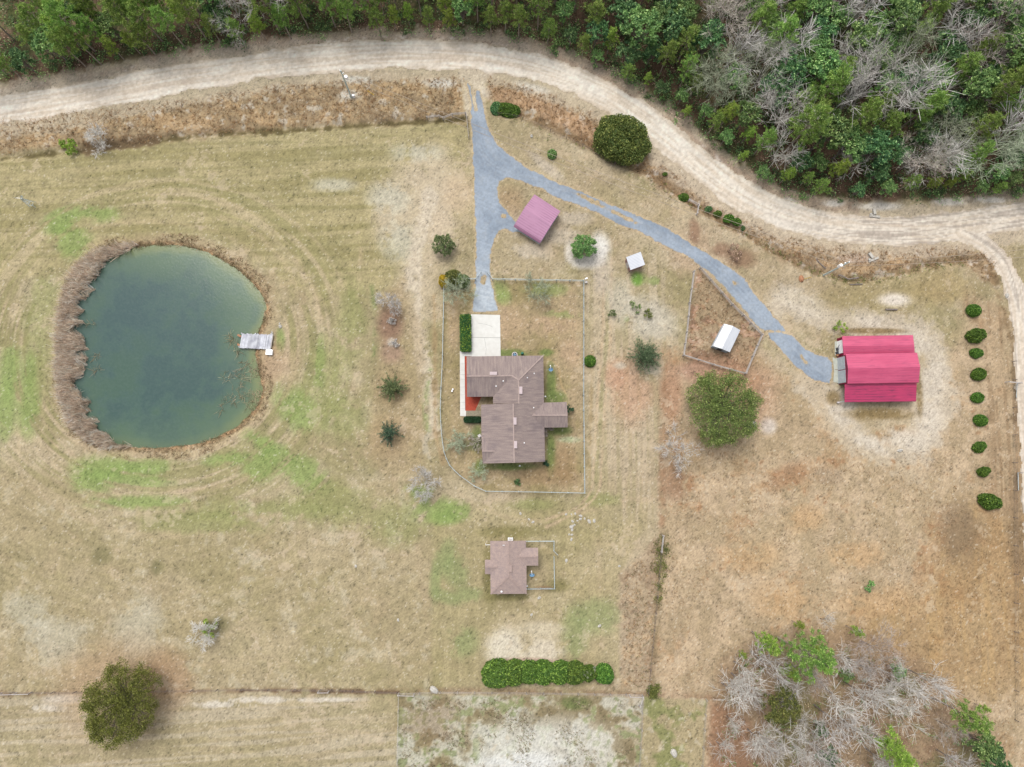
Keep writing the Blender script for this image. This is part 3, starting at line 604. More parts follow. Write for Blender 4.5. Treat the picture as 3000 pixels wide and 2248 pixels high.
blob(1170, 1610, 170, 70, (222, 218, 208), .8, thr=.42); blob(1120, 1650, 120, 30, (232, 230, 226), .9, thr=.4); blob(940, 1560, 90, 60, (150, 124, 98), .5, thr=.48); blob(1240, 1520, 40, 16, DGRN, .7)
sl, m = region([(1392, 1506), (1528, 1512), (1518, 1800), (1382, 1800)], .6, .3)
mixin(sl, m * .7, (176, 164, 126)); mixin(sl, m * sstep(.48, .6, nB[sl]) * .7, (136, 142, 88)); mixin(sl, m * sstep(.62, .72, nC[sl]) * .6, (198, 188, 168))
sl, m = region([(1532, 1512), (1620, 1560), (1640, 1800), (1520, 1800)], 2, 1); mixin(sl, m * .7, (158, 120, 94))
sl, m = region([(1340, 1240), (1400, 1180), (1425, 1160), (1412, 1490), (1340, 1490)], 1, .6)
mixin(sl, m * .6, (184, 162, 136)); mixin(sl, m * sstep(.56, .68, nG[sl]) * .5, (206, 170, 126)); mixin(sl, m * sstep(.5, .4, nG[sl]) * .4, (156, 132, 108))
stroke([(1432, 1160), (1425, 1250), (1418, 1350), (1405, 1500)], 12, (140, 122, 90), .6, 1, 1, thr=.4)
blob(1133, 1385, 90, 66, (212, 194, 168), .5, thr=.3); blob(1090, 1400, 50, 50, (228, 216, 196), .95, thr=.46); blob(1170, 1410, 60, 40, (226, 212, 190), .95, thr=.47); blob(1133, 1430, 84, 10, (210, 180, 160), .9, thr=.3); blob(1170, 1360, 60, 20, (214, 200, 174), .8, thr=.48)
for q in [(1100, 1195, 60, 16), (1060, 1250, 20, 70), (1200, 1265, 40, 16), (1100, 1290, 60, 10), (1100, 1150, 80, 16)]: blob(*q, (136, 128, 84), .7, thr=.36)
blob(1165, 1250, 30, 44, (178, 160, 128), .6, thr=.3); blob(1175, 1270, 22, 5, (150, 116, 90), .6, thr=.3)
# pond bank
i0, i1 = np.searchsorted(XS, (Dp(100, 0)[0], Dp(640, 0)[0])); j0, j1 = np.searchsorted(YS, (Dp(0, 1010)[1], Dp(0, 480)[1])); sl = (slice(j0, j1), slice(i0, i1))
dp_ = sdist(POND, X[sl], Y[sl]) + (nC[sl] - .5) * 1.2
mixin(sl, sstep(3.2, .8, dp_) * .5, (198, 172, 140)); mixin(sl, sstep(1.0, .1, dp_) * .8, (160, 134, 102)); mixin(sl, sstep(1.2, .4, dp_) * sstep(.52, .6, nC[sl]), (192, 156, 120)); mixin(sl, sstep(.3, -.3, dp_), (96, 92, 62))
blob(590, 780, 30, 60, (192, 160, 130), .7, thr=.36); blob(610, 800, 50, 60, (200, 174, 146), .6, thr=.44)
# pale rim of grass along the gravel
for G_ in (GRAV1, GRAV2):
    px = [p[0] for p in G_]; py = [p[1] for p in G_]; i0, i1 = np.searchsorted(XS, (min(px) - 2, max(px) + 2)); j0, j1 = np.searchsorted(YS, (min(py) - 2, max(py) + 2)); sl = (slice(j0, j1), slice(i0, i1)); d_ = sdist(G_, X[sl], Y[sl]) + (nC[sl] - .5) * .6
    mixin(sl, sstep(.75, .1, d_) * .75, (206, 184, 150))
lf_ = sstep(Dp(1450, 0)[0], Dp(900, 0)[0], X)[..., None] * (1 - FL[..., None]) * .5; col = col * (1 - lf_) + col * np.array((.965, .985, .96)) * lf_
# fine grain, straws and scattered pale flecks
g = 1 + (wn - .5) * .18 + (nD - .5) * .16 + (nC - .5) * .12
fl = (nD > .72) & (wn > .9) & (FL < .3)
col *= g[..., None]; col[fl] = col[fl] * .45 + np.array((222, 214, 200)) * .55
dk = (nD < .27) & (wn < .3); col[dk] *= .86
f2 = (wn > .988) & (nB > .45); col[f2] = col[f2] * .5 + np.array((226, 214, 192)) * .5; f3 = (wn < .012) & (nC < .55); col[f3] *= .74
cr_ = (nG > .66) & (nF > .5) & (FL < .2); col[cr_] = col[cr_] * .6 + np.array((222, 204, 176)) * .4
far = sstep(6, 60, np.maximum(np.maximum(gx0 - X, X - gx1), np.maximum(gy0 - Y, Y - gy1))); col = col * (1 - far[..., None]) + np.array((178, 162, 126.)) * far[..., None]
nx, ny = len(XS), len(YS)
I = np.arange(nx * ny).reshape(ny, nx)
F = np.stack([I[:-1, :-1], I[:-1, 1:], I[1:, 1:], I[1:, :-1]], -1).reshape(-1, 4)
V = np.stack([X, Y, Z], -1).reshape(-1, 3)
gr = mesh_np('ground', V, F, mat=MT['ground'], col=np.clip(lin(np.clip(col, 20, 250)) / KL, .004, .8).reshape(-1, 3), smooth_=True)
tag(gr, 'wide dry tan pasture with green flushes and sandy worn patches', kind='structure')
# ------------------------------------------------------------------ sheets laid on the ground
def sheet(name, bbox, res, dfun, cfun, mat, label, dz=.02, zfun=None):
    a = np.arange(bbox[0], bbox[2], res); b = np.arange(bbox[1], bbox[3], res); x, y = np.meshgrid(a, b)
    d = dfun(x, y); keep = d < 0
    c = keep[:-1, :-1] & keep[1:, :-1] & keep[:-1, 1:] & keep[1:, 1:]
    I = np.arange(x.size).reshape(x.shape)
    F = np.stack([I[:-1, :-1], I[:-1, 1:], I[1:, 1:], I[1:, :-1]], -1)[c]
    used = np.unique(F); mp = np.full(x.size, -1); mp[used] = np.arange(len(used))
    xx = x.ravel()[used]; yy = y.ravel()[used]
    z = (GH(xx, yy) if zfun is None else zfun(xx, yy)) + dz
    cc = cfun(xx, yy, d.ravel()[used])
    o = mesh_np(name, np.stack([xx, yy, z], -1), mp[F], mat=mat, col=np.clip(lin(np.clip(cc, 20, 252)) / KL, .004, .85), smooth_=True)
    return tag(o, label, kind='structure')
def road_d(pts, hw):
    def f(x, y):
        d, arc, s = ldist(pts, x, y); return d - hw + (fbm(x, y, 1.1, 3, 40) - .5) * 1.1 + (fbm(x, y, 5, 2, 41) - .5) * 1.2
    return f
rd1 = road_d(ROAD, 3.0); rd2 = road_d(ROAD2, 1.9)
def rdist(x, y): return np.minimum(rd1(x, y), rd2(x, y))
def road_c(x, y, d):
    dd, arc, s = ldist(ROAD, x, y); d2, arc2, s2 = ldist(ROAD2, x, y)
    m = dd < d2 + .8; u = np.where(m, arc, arc2); v = np.where(m, s, s2)
    st = vn(u / 9, v / .35, 50) * .6 + vn(u / 3, v / .2, 51) * .4
    c = np.ones(x.shape + (3,)) * (244, 233, 217)
    def mx(k, q): 
        nonlocal c; c = c * (1 - k[:, None]) + np.array(q, float) * k[:, None]
    mx(sstep(.5, .68, st) * .5, (248, 240, 228)); mx(sstep(.5, .34, st) * .5, (214, 196, 174))
    mx(sstep(-.7, -.1, d) * .7, (208, 190, 166)); mx(sstep(.5, .7, fbm(x, y, 3, 3, 52)) * .3, (218, 200, 178))
    rut = np.exp(-((np.abs(v) - .95) / .3) ** 2) * sstep(.35, .6, vn(u / 12, v * 0, 53)); mx(rut * .3, (200, 184, 168))
    east = sstep(Dp(1600, 0)[0], Dp(1850, 0)[0], x); mx(east * sstep(.56, .7, st) * .5, (150, 138, 126)); mx(east * .12, (214, 196, 174))
    return c * (1 + (fbm(x, y, .4, 2, 54) - .5) * .22)[:, None]
rx0 = gx0 - 8
sheet('dirt_road', (rx0, -70, gx1 + 8, 80), .25, rdist, road_c, MT['road'], 'pale sandy dirt road curving past the woods, forking right', .03)
def grav_d(x, y):
    d = np.minimum(sdist(GRAV1, x, y), sdist(GRAV2, x, y)) + (fbm(x, y, .8, 3, 60) - .5) * .6 - .12
    for (p, rx, ry, a) in HOLES:
        ca, sa = math.cos(R(a)), math.sin(R(a)); dx, dy = x - p[0], y - p[1]
        e = (np.sqrt(((dx * ca + dy * sa) / rx) ** 2 + ((-dx * sa + dy * ca) / ry) ** 2) - 1) * min(rx, ry) + (fbm(x, y, .6, 2, 61) - .5) * .5
        d = np.maximum(d, -e)
    return d
DRV = smooth(DP([(1024, 180), (1032, 260), (1060, 340), (1130, 372), (1250, 410), (1350, 455), (1450, 505), (1530, 560), (1600, 630), (1680, 710), (1780, 800)])) 
def grav_c(x, y, d):
    c = np.ones(x.shape + (3,)) * (163, 175, 189)
    k = fbm(x, y, 3, 4, 62); k2 = fbm(x, y, .6, 3, 63); lo = sstep(Dp(0, 520)[1], Dp(0, 640)[1], y)
    near = np.exp(-(((x - Dp(1047, 640)[0]) / 5) ** 2 + ((y - Dp(1047, 640)[1]) / 6) ** 2))
    def mx(k, q):
        nonlocal c; c = c * (1 - k[:, None]) + np.array(q, float) * k[:, None]
    mx(sstep(.45, .65, k) * .5, (178, 190, 203)); mx(sstep(.5, .36, k) * .5, (144, 157, 172)); mx(near, (203, 212, 220))
    cl_, ar_, sd_ = ldist(DRV, x, y); st_ = vn(ar_ / 5, sd_ / .28, 66); mx(sstep(.52, .7, st_) * .22, (180, 191, 203)); mx(sstep(.48, .32, st_) * .2, (146, 158, 172)); mx(np.exp(-((np.abs(sd_) - .8) / .3) ** 2) * .22 * (cl_ < 1.4), (184, 192, 201))
    mx(sstep(.62, .72, k2) * .12, (190, 184, 174)); mx(sstep(-.35, 0, d) * .5, (190, 180, 166))
    return c * (1 + (vn(x / .3, y / .3, 64) - .5) * .1)[:, None]
gxs = [p[0] for p in GRAV1 + GRAV2]; gys = [p[1] for p in GRAV1 + GRAV2]
sheet('gravel_driveway', (min(gxs) - 1, min(gys) - 1, max(gxs) + 1, max(gys) + 1), .12, grav_d, grav_c, MT['gravel'], 'blue grey gravel driveway forking to house and barn', .035)
# ------------------------------------------------------------------ pond water
def water_c(x, y, d):
    c = np.ones(x.shape + (3,)) * (76, 104, 96); k = fbm(x, y, 6, 6, 70, .7)
    def mx(k, q):
        nonlocal c; c = c * (1 - k[:, None]) + np.array(q, float) * k[:, None]
    dd = sdist(POND, x, y)
    ne = sstep(-6, 8, (x - pc[0]) * .55 + (y - pc[1]) * .45); so = sstep(-4, -20, y - pc[1])
    mx(sstep(.45, .6, k) * .45, (80, 108, 86)); mx(sstep(.46, .36, k) * .4, (60, 86, 90)); mx(sstep(-9, -1, dd + (k - .5) * 4) * (.15 + .5 * ne + .35 * so), (112, 134, 102))
    mx(sstep(-2.2, -.3, dd + (k - .5) * 2) * (.25 + .5 * ne), (142, 148, 98))
    mx(np.exp(-(((x - pc[0] + 4) / 9) ** 2 + ((y - pc[1] - 5) / 9) ** 2)) * .3, (66, 92, 98))
    return c
def wz(x, y): return np.full(x.shape, -.30)
m, n, b = newmat('murky_water')
a = N(n, 'ShaderNodeVertexColor'); a.layer_name = 'Col'; n.links.new(mixc(n, math_(n, 'MULTIPLY', ramp(n, noise(n, 2.2, 4), .4, .75), .16), a.outputs[0], A(120, 138, 128)), b.inputs['Base Color'])
b.inputs['Roughness'].default_value = .12; b.inputs['IOR'].default_value = 1.33; b.inputs['Specular IOR Level'].default_value = .5
bp = N(n, 'ShaderNodeBump', Strength=.12, Distance=.1); n.links.new(noise(n, 2.5, 4), bp.inputs['Height']); n.links.new(bp.outputs[0], b.inputs['Normal'])
pxs = [p[0] for p in POND]; pys = [p[1] for p in POND]
sheet('pond_water', (min(pxs) - 2, min(pys) - 2, max(pxs) + 2, max(pys) + 2), .35, lambda x, y: sdist(POND, x, y) - 1.2, water_c, m, 'round murky blue green pond ringed by a reedy bank', 0, wz)
# ------------------------------------------------------------------ buildings
def SP(x, y, h): return P(x, y, h)
def rad_px(h): return (CAMH - h) / FPX          # metres per photograph pixel at height h
MT['vent'] = mat_plain('pinkish_vent', A(226, 208, 208), A(214, 196, 198), 2)
# ---- main house: planes measured in photograph pixels, height = eave + pitch * distance from the eave
EV, PITCH = 2.85, .43
def hp(x, y, d=0): return P(x, y, EV + PITCH * d * rad_px(4))
nA_ = hp(1367, 1044.6); nB_ = hp(1591.6, 1042); r1w = hp(1367, 1102.5, 57.5); r1e = hp(1500.8, 1101.5, 57); r2 = hp(1519.5, 1114, 73.5); r3 = hp(1520, 1183, 73.5)
sC = hp(1367.8, 1163); sD = hp(1444.7, 1162.2); sE = hp(1444.3, 1183); l1 = hp(1503.4, 1183, 91); l2 = hp(1506.4, 1356.3, 91)
eF = hp(1593.9, 1180); eF2 = hp(1594.8, 1253.2); apE = hp(1558.7, 1217, 36); eG = hp(1596.9, 1353); k2 = hp(1663, 1216.8, 36); eN = hp(1660.2, 1178); eS = hp(1663.2, 1252.4)
wJ = hp(1409.5, 1185.7); v1 = hp(1410.4, 1277.3); apW = hp(1449.3, 1322, 37); v2 = hp(1414.4, 1358.3); kW = hp(1412.0, 1322, 37)
house = thing('house', 'large L shaped house with mauve brown shingle roof inside the oval fenced yard', 'house', nA_[:2] + (0,))
HO = house.location
roof = roof_slab([[nA_, nB_, r2, r1e, r1w], [r1w, r1e, sD, sC], [r1e, r2, r3, sE, sD], [nB_, eF, apE, eF2, eG, l2, l1, r3, r2],
                  [l1, l2, v2, apW, v1, wJ], [v1, apW, kW], [kW, apW, v2], [eF, eN, k2, apE], [apE, k2, eS, eF2]], .16, 'roof', MT['shingle'], house, HO)
cap = MB()
for a, b in ((r1w, r1e), (r1e, r2), (nB_, r2), (r2, r3), (l1, l2), (apE, k2), (kW, apW)):
    cap.bar(Vector(a) + Vector((0, 0, .03)), Vector(b) + Vector((0, 0, .03)), .22, .08)
cap.build('ridge_cap', MT['ridge'], roof, None).matrix_parent_inverse = Matrix.Translation(-HO)
def inset(poly, d):
    """shrink an outline of (x, y) by d"""
    n = len(poly); a = sum(poly[i][0] * poly[(i + 1) % n][1] - poly[(i + 1) % n][0] * poly[i][1] for i in range(n)); sg = 1 if a > 0 else -1; out = []
    for i in range(n):
        p0, p1, p2 = Vector(poly[i - 1][:2]), Vector(poly[i][:2]), Vector(poly[(i + 1) % n][:2])
        e1 = (p1 - p0).normalized(); e2 = (p2 - p1).normalized()
        n1 = Vector((-e1.y, e1.x)) * sg; n2 = Vector((-e2.y, e2.x)) * sg; b = (n1 + n2); b = b / max(.3, b.dot(n1))
        out.append(tuple(p1 + b * d))
    return out
foot = inset([nA_, nB_, eF, eN, eS, eF2, eG, v2, wJ, sE, sD, sC], .45)
wm = MB(); wm.prism(foot, -.3, EV - .12)
def gable(mb, a, b, apex, ins=.42, base=-.25):
    """gable triangle set in from the roof edge"""
    a, b, c = Vector(a), Vector(b), Vector(apex); mid = Vector(HC if False else c); 
    nrm = (b - a).cross(Vector((0, 0, 1))).normalized()
    for s in (1,):
        q = [a + nrm * ins, b + nrm * ins, c + nrm * ins]; q2 = [p - nrm * .12 for p in q]
        q = [p + Vector((0, 0, base)) for p in q]; q2 = [p + Vector((0, 0, base)) for p in q2]
        mb.poly(q); mb.poly(q2[::-1])
        for i in range(3): j = (i + 1) % 3; mb.poly([q[j], q[i], q2[i], q2[j]])
def gable_in(mb, a, b, apex, toward, ins=.42, base=-.22):
    nrm = (Vector(b) - Vector(a)).cross(Vector((0, 0, 1)))
    if nrm.dot(Vector(toward) - Vector(a)) < 0: a, b = b, a
    gable(mb, a, b, apex, ins, base)
gable_in(wm, nA_, sC, r1w, nB_); gable_in(wm, eN, eS, k2, nA_); gable_in(wm, v1, v2, kW, eG); gable_in(wm, v2, eG, l2, nA_); 
w1 = MB(); lw = Vector(wJ); gable_in(wm, wJ, (2 * l1[0] - wJ[0], wJ[1], EV), l1, l2, .3)
walls = wm.build('wall', MT['brick'], house, HO)
def opening(par, name, c, wd, ht, ang, mat, frame=MT['trim'], org=None):
    """a framed window or door on a wall, c on the wall face, ang the direction of the wall"""
    f = MB(); u = Vector((math.cos(ang), math.sin(ang), 0)); nn = Vector((math.sin(ang), -math.cos(ang), 0)); c = Vector(c) + nn * .03
    for s in (-1, 1): f.box(c + u * s * (wd / 2 + .04), .08, .08, ht + .16, ang)
    for s in (-1, 1): f.box(c + Vector((0, 0, s * (ht / 2 + .04))), wd, .07, .08, ang)
    o = f.build(name, frame, par, org)
    g = MB(); g.box(c - nn * .02, wd, .04, ht, ang); p = g.build('pane' if mat is MT['glass'] else 'panel', mat, o, org)
    if par.type != 'EMPTY': pass
    return o
org = HO
yS = foot[6][1]
for t in (.15, .4, .7):
    x = foot[7][0] + (foot[6][0] - foot[7][0]) * t; opening(house, 'window', (x, foot[7][1] + (foot[6][1] - foot[7][1]) * t, 1.5), 1.3, 1.1, 0, MT['glass'], org=org)
opening(house, 'window', (foot[5][0] + .0, (foot[5][1] + foot[6][1]) / 2, 1.5), 1.6, 1.1, R(90), MT['glass'], org=org)
opening(house, 'door', (foot[0][0] + 2.6, foot[0][1], 1.12), 4.6, 2.15, R(180), MT['door'], org=org)
opening(house, 'window', (foot[8][0], foot[8][1] - 2.4, 1.5), 1.4, 1.1, R(-90), MT['glass'], org=org)
opening(house, 'door', ((foot[9][0]), (foot[9][1] + foot[10][1]) / 2 - .2, 1.05), .95, 2.0, R(-90), MT['door'], org=org)
def zplane(x, y, d): return EV + PITCH * d * rad_px(4)
# roof fittings
for (px, py, d, sx, sy) in ((1445.3, 1094.3, 52, 1.15, .45), (1526, 1144, 67, .42, 1.2), (1508.7, 1234, 86, .42, 1.15), (1510.5, 1303, 86, .42, 1.15)):
    z = zplane(0, 0, d); c = P(px, py, z + .12); v = MB(); v.box((c[0], c[1], z + .1), sx, sy, .26); v.box((c[0], c[1], z + .245), sx + .12, sy + .12, .05)
    v.build('roof_vent', MT['vent'], roof, None).matrix_parent_inverse = Matrix.Translation(-HO)
for (px, py, d) in ((1474.5, 1116, 44), (1453.5, 1131, 30), (1564.8, 1094, 27), (1544.8, 1106.5, 47), (1563.5, 1194.5, 30), (1536, 1298, 60)):
    z = zplane(0, 0, d); c = P(px, py, z + .4); v = MB(); v.bar((c[0], c[1], z - .1), (c[0], c[1], z + .45), .11, n=8); v.bar((c[0], c[1], z - .02), (c[0], c[1], z + .05), .24, n=8)
    v.build('vent_pipe', MT['white'], roof, None).matrix_parent_inverse = Matrix.Translation(-HO)
# deck planks at the entry
dk = cr5([(808, 1003), (908, 1003), (908, 1038), (808, 1038)]); dm = MB(); npl = 26
x0, x1, y0, y1 = dk[0][0], dk[1][0], dk[2][1], dk[0][1]
for i in range(npl):
    a = x0 + (x1 - x0) * i / npl; b_ = x0 + (x1 - x0) * (i + .93) / npl; dm.prism([(a, y0), (b_, y0), (b_, y1), (a, y1)], .03, .2)
dm.build('entry_deck', MT['deck'], house, HO)
fl_ = MB(); p = P(1404.5, 1277, 2.4); fl_.bar((p[0] + .9, p[1] - .5, 1.0), (p[0] + .1, p[1] - .1, 2.3), .28, n=8); fl_.box((p[0], p[1], 2.5), .5, .5, .4, .6); fl_.build('exhaust_flue', MT['trim'], house, HO)
# concrete drive, walk and mulch: sheets on the ground
def slab(name, polys, z0, z1, mat, label, kind='structure'):
    m_ = MB()
    for i, q in enumerate(polys): m_.prism([p[:2] for p in q], z0, z1 + i * .003)
    return tag(m_.build(name, mat), label, kind=kind)
zg = .12
slab('concrete_driveway', [cr5([(840, 379), (1028, 384), (1032, 668), (843, 668)])], -.15, zg, MT['concrete'], 'pale concrete parking slab in front of the house garage')
slab('concrete_path', [cr5([(768, 618), (842, 618), (842, 650), (799, 650), (802, 1003), (808, 1003), (808, 1038), (770, 1038)])], -.15, zg - .012, MT['concrete'], 'narrow concrete path along the red mulch bed')
jm = MB()
for L in ([(846, 529), (1030, 531)], ):
    q = cr5(L); jm.bar(q[0][:2] + (zg - .01,), q[1][:2] + (zg - .01,), .08, .045)
def crack(L, wd=.05, z=zg - .006):
    q = cr5(L)
    for a, b in zip(q[:-1], q[1:]): jm.bar(a[:2] + (z,), b[:2] + (z,), wd, .02)
crack([(925, 532), (932, 560), (933, 580), (939, 600), (935, 640)]); crack([(888, 437), (930, 443), (960, 452), (980, 462)]); crack([(768, 770), (800, 770)], .04, zg - .018); 
for y in (700, 740, 800, 850, 900, 950, 990): crack([(769, y), (801, y)], .03, zg - .018)
tag(jm.build('slab_joints', MT['joint']), 'grey joints and hairline cracks in the concrete slab', kind='structure')
mul = slab('mulch_bed', [cr5([(798, 647), (860, 647), (862, 880), (985, 880), (985, 966), (912, 966), (912, 1002), (803, 1004)])], -.15, .06, MT['mulch'], 'red mulch bed between the path and the house'); mul['kind'] = 'structure'
# ---- cottage
q8 = lambda L, h=0: [P(1400 + a / 7.896, 1550 + b / 7.896, h) for a, b in L]
E2 = 2.5; G8 = rad_px(3.2)
def cp(x, y, d=0): h = E2 + .33 * d * G8; return P(1400 + x / 7.896, 1550 + y / 7.896, h)
hw_ = 52.5
cnw = cp(285, 281); cne = cp(1115, 273); cse = cp(1128, 1500); csw = cp(295, 1508); rn = cp(702, 277, hw_); rs = cp(708, 1105, hw_)
ea = cp(1116, 436); eb = cp(1125, 849); ec = cp(1392, 437); ed = cp(1397, 850); ek = cp(1396, 644, 26); eap = cp(912, 644, 26)
wa = cp(287, 714); wb = cp(289, 1046); wc = cp(162, 715); wd_ = cp(165, 1045); wk = cp(163, 880, 21); wap = cp(455, 880, 21)
cott = thing('cottage', 'small cottage with pinkish brown shingle cross roof south of the oval yard', 'house', csw[:2] + (0,)); CO = cott.location
croof = roof_slab([[cne, ea, eap, eb, cse, rs, rn], [cse, csw, rs], [csw, wb, wap, wa, cnw, rn, rs], [ea, ec, ek, eap], [eap, ek, ed, eb], [wa, wap, wk, wc], [wap, wb, wd_, wk]], .14, 'roof', MT['shingle2'], cott, CO)
cap = MB()
for a, b in ((rn, rs), (cse, rs), (csw, rs), (ek, eap), (wk, wap)): cap.bar(Vector(a) + Vector((0, 0, .03)), Vector(b) + Vector((0, 0, .03)), .26, .07)
cap.build('ridge_cap', MT['ridge2'], croof, None).matrix_parent_inverse = Matrix.Translation(-CO)
cfoot = inset([cnw, cne, ea, ec, ed, eb, cse, csw, wb, wd_, wc, wa], .38)
wm = MB(); wm.prism(cfoot, -.3, E2 - .1); gable_in(wm, cnw, cne, rn, cse, .4); gable_in(wm, ec, ed, ek, cnw, .4); gable_in(wm, wc, wd_, wk, cne, .4); wm.build('wall', MT['siding'], cott, CO)
opening(cott, 'window', ((cfoot[6][0] + cfoot[7][0]) / 2, (cfoot[6][1] + cfoot[7][1]) / 2, 1.4), 1.2, 1.0, 0, MT['glass'], org=CO)
opening(cott, 'door', (cfoot[5][0], cfoot[5][1] - 1.2, 1.02), .9, 2.0, R(90), MT['door'], org=CO)
opening(cott, 'window', (cfoot[8][0], cfoot[8][1] - 2, 1.4), 1.0, 1.0, R(-90), MT['glass'], org=CO)
for (x, y, d, sx, sy) in ((755, 912, 48, .42, 1.15), (595, 375, 38, .3, .12)):
    z = E2 + .33 * d * G8; c = cp(x, y, d); v = MB(); v.box((c[0], c[1], z + .08), sx, sy, .22); v.box((c[0], c[1], z + .2), sx + .08, sy + .08, .04); v.build('roof_vent', MT['ridge2'] if sx > .3 else MT['trim'], croof, None).matrix_parent_inverse = Matrix.Translation(-CO)
c = cp(547, 1448, 8); v = MB(); v.bar((c[0], c[1], c[2] - .1), (c[0], c[1], c[2] + .35), .2, n=8); v.bar((c[0], c[1], c[2]), (c[0], c[1], c[2] + .05), .34, n=8); v.build('vent_pipe', MT['white'], croof, None).matrix_parent_inverse = Matrix.Translation(-CO)
# ---- red barn: tall middle bay, north garage bay and south lean-to
qb = lambda x, y, h: P(2400 + x / 6.376, 950 + y / 6.376, h)
EC, ER = 3.5, 4.5
b1, b2, b3, b4 = qb(495, 560, EC), qb(1830, 538, EC), qb(1860, 1087, EC), qb(528, 1110, EC); ra, rb = qb(541, 830, ER), qb(1886, 800, ER)
barn = thing('barn', 'bright crimson metal barn with three parallel roof bays beside the sandy loop', 'barn', b4[:2] + (0,)); BO = barn.location
def drape(p, q, t, drop, out=.0): return p
def rolled(e1, e2, side, drop=.35, out=.12):
    """rounded eave strip below e1-e2"""
    s = Vector(side).normalized() * out; return [e1, e2, tuple(Vector(e2) + s + Vector((0, 0, -drop))), tuple(Vector(e1) + s + Vector((0, 0, -drop)))]
roof_slab([[b1, ra, rb, b2], [ra, b4, b3, rb], rolled(b1, b2, (0, 1, 0), .3, .1), rolled(b4, b3, (0, -1, 0), .3, .1)], .05, 'roof', MT['crimson'], barn, BO)
EN, ERN = 2.25, 2.85
n1, n2, n3, n4 = qb(430, 226, EN), qb(1752, 207, EN), qb(1790, 585, EN), qb(462, 600, EN); na, nb = qb(441, 410, ERN), qb(1775, 395, ERN)
roof_slab([[n1, na, nb, n2], [na, n4, n3, nb], rolled(n1, n2, (0, 1, 0), .3, .08)], .05, 'side_roof', MT['crimson'], barn, BO)
s1, s2, s3, s4 = qb(478, 1118, 2.85), qb(1822, 1100, 2.85), qb(1810, 1443, 2.2), qb(474, 1458, 2.2)
lean = roof_slab([[s1, s4, s3, s2], rolled(s4, s3, (0, -1, 0), .12, .03)], .05, 'lean_to_roof', MT['crimson2'], barn, BO)
wm = MB()
ci = inset([b1[:2], b2[:2], b3[:2], b4[:2]], .12); ni = inset([n1[:2], n2[:2], (n3[0], b2[1]), (n4[0], b1[1])], .1)
wm.prism(ni, -.3, EN - .06); wm.prism(ci, -.3, EC - .06)
gable_in(wm, b1, b4, ra, b2, .16, -.06); gable_in(wm, b2, b3, rb, b1, .16, -.06); gable_in(wm, n1, n4, na, n2, .16, -.06); gable_in(wm, n2, n3, nb, n1, .16, -.06)
wm.build('wall', MT['crimson_wall'], barn, BO)
def rolldoor(c, wd, ht, mat):
    m_ = MB(); n_ = int(ht / .3)
    for i in range(n_): m_.box((c[0] - .05, c[1], c[2] - ht / 2 + (i + .5) * ht / n_), .07, wd, ht / n_ - .03)
    m_.box((c[0] - .02, c[1], c[2]), .05, wd + .1, ht); return m_.build('roll_up_door', mat, barn, BO)
xw = (ni[0][0] + ni[3][0]) / 2; rolldoor((xw, (n1[1] + n4[1]) / 2 + .05, .98), 2.35, 1.95, MT['white'])
xw = (ci[0][0] + ci[3][0]) / 2
for f in (.27, .73): rolldoor((xw, b1[1] + (b4[1] - b1[1]) * f, 1.42), 2.25, 2.8, MT['door'])
for t in np.linspace(.01, .99, 6):
    pm = MB(); x = s4[0] + (s3[0] - s4[0]) * t; pm.box((x, s4[1] + .15 + (s3[1] - s4[1]) * t, .9), .1, .1, 2.5); pm.build('post', MT['galv'], barn, BO)
ru = MB(); p = qb(345, 1463, .3); ru.bar((p[0], p[1], .25), (s4[0] + .2, s4[1] + .15, .5), .16, n=6); ru.box((p[0] + .1, p[1], .3), .4, .3, .25); tag(ru.build('trailer_tongue', MT['trim']), 'white metal drawbar poking out under the barn lean-to', 'drawbar')
qbp = lambda L: [qb(x, y, 0)[:2] for x, y in L]
slab('barn_pad', [qbp([(248, 620), (300, 640), (500, 618), (560, 620), (560, 1112), (400, 1112), (262, 1080), (262, 1010), (276, 900), (258, 700)]), qbp([(288, 326), (400, 318), (400, 590), (290, 588)])], -.15, .1, MT['old_concrete'], 'weathered concrete aprons in front of the barn doors')
def simple_item(fn, name, label, cat, mat, group=None): m_ = MB(); fn(m_); return tag(m_.build(name, mat), label, cat, group)
p = qb(452, 580, .5); simple_item(lambda m_: (m_.bar((p[0], p[1], .05), (p[0], p[1], .75), .5, n=10), m_.dome((p[0], p[1], .75), .26, .26, .12, 10, 4, False)), 'barrel', 'white round barrel between the two barn bays', 'barrel', MT['white'])
p2_ = qb(330, 578, .2); simple_item(lambda m_: (m_.box((p2_[0], p2_[1], .22), .4, .3, .4, .7), m_.box((p2_[0] + .05, p2_[1], .45), .45, .35, .06, .7)), 'crate', 'small pale orange crate at the north garage corner', 'crate', MT['orange'])
p3_ = qb(332, 490, .2); simple_item(lambda m_: (m_.box((p3_[0], p3_[1] + .2, .35), .3, .5, .5), m_.box((p3_[0], p3_[1] - .5, .3), .5, .5, .4, .4), m_.bar((p3_[0], p3_[1] + .4, .5), (p3_[0] + .2, p3_[1] + 1., .9), .06)), 'yard_cart', 'dark small cart parked before the white roll-up door', 'cart', MT['dark'])
p4_ = qb(488, 708, .3); simple_item(lambda m_: (m_.bar((p4_[0], p4_[1], .1), (p4_[0], p4_[1], .42), .95, n=14),m_.bar((p4_[0], p4_[1], .42), (p4_[0], p4_[1], .46), .5, n=14)), 'tyre', 'dark tyre lying on the barn apron by the door', 'tyre', MT['dark'])
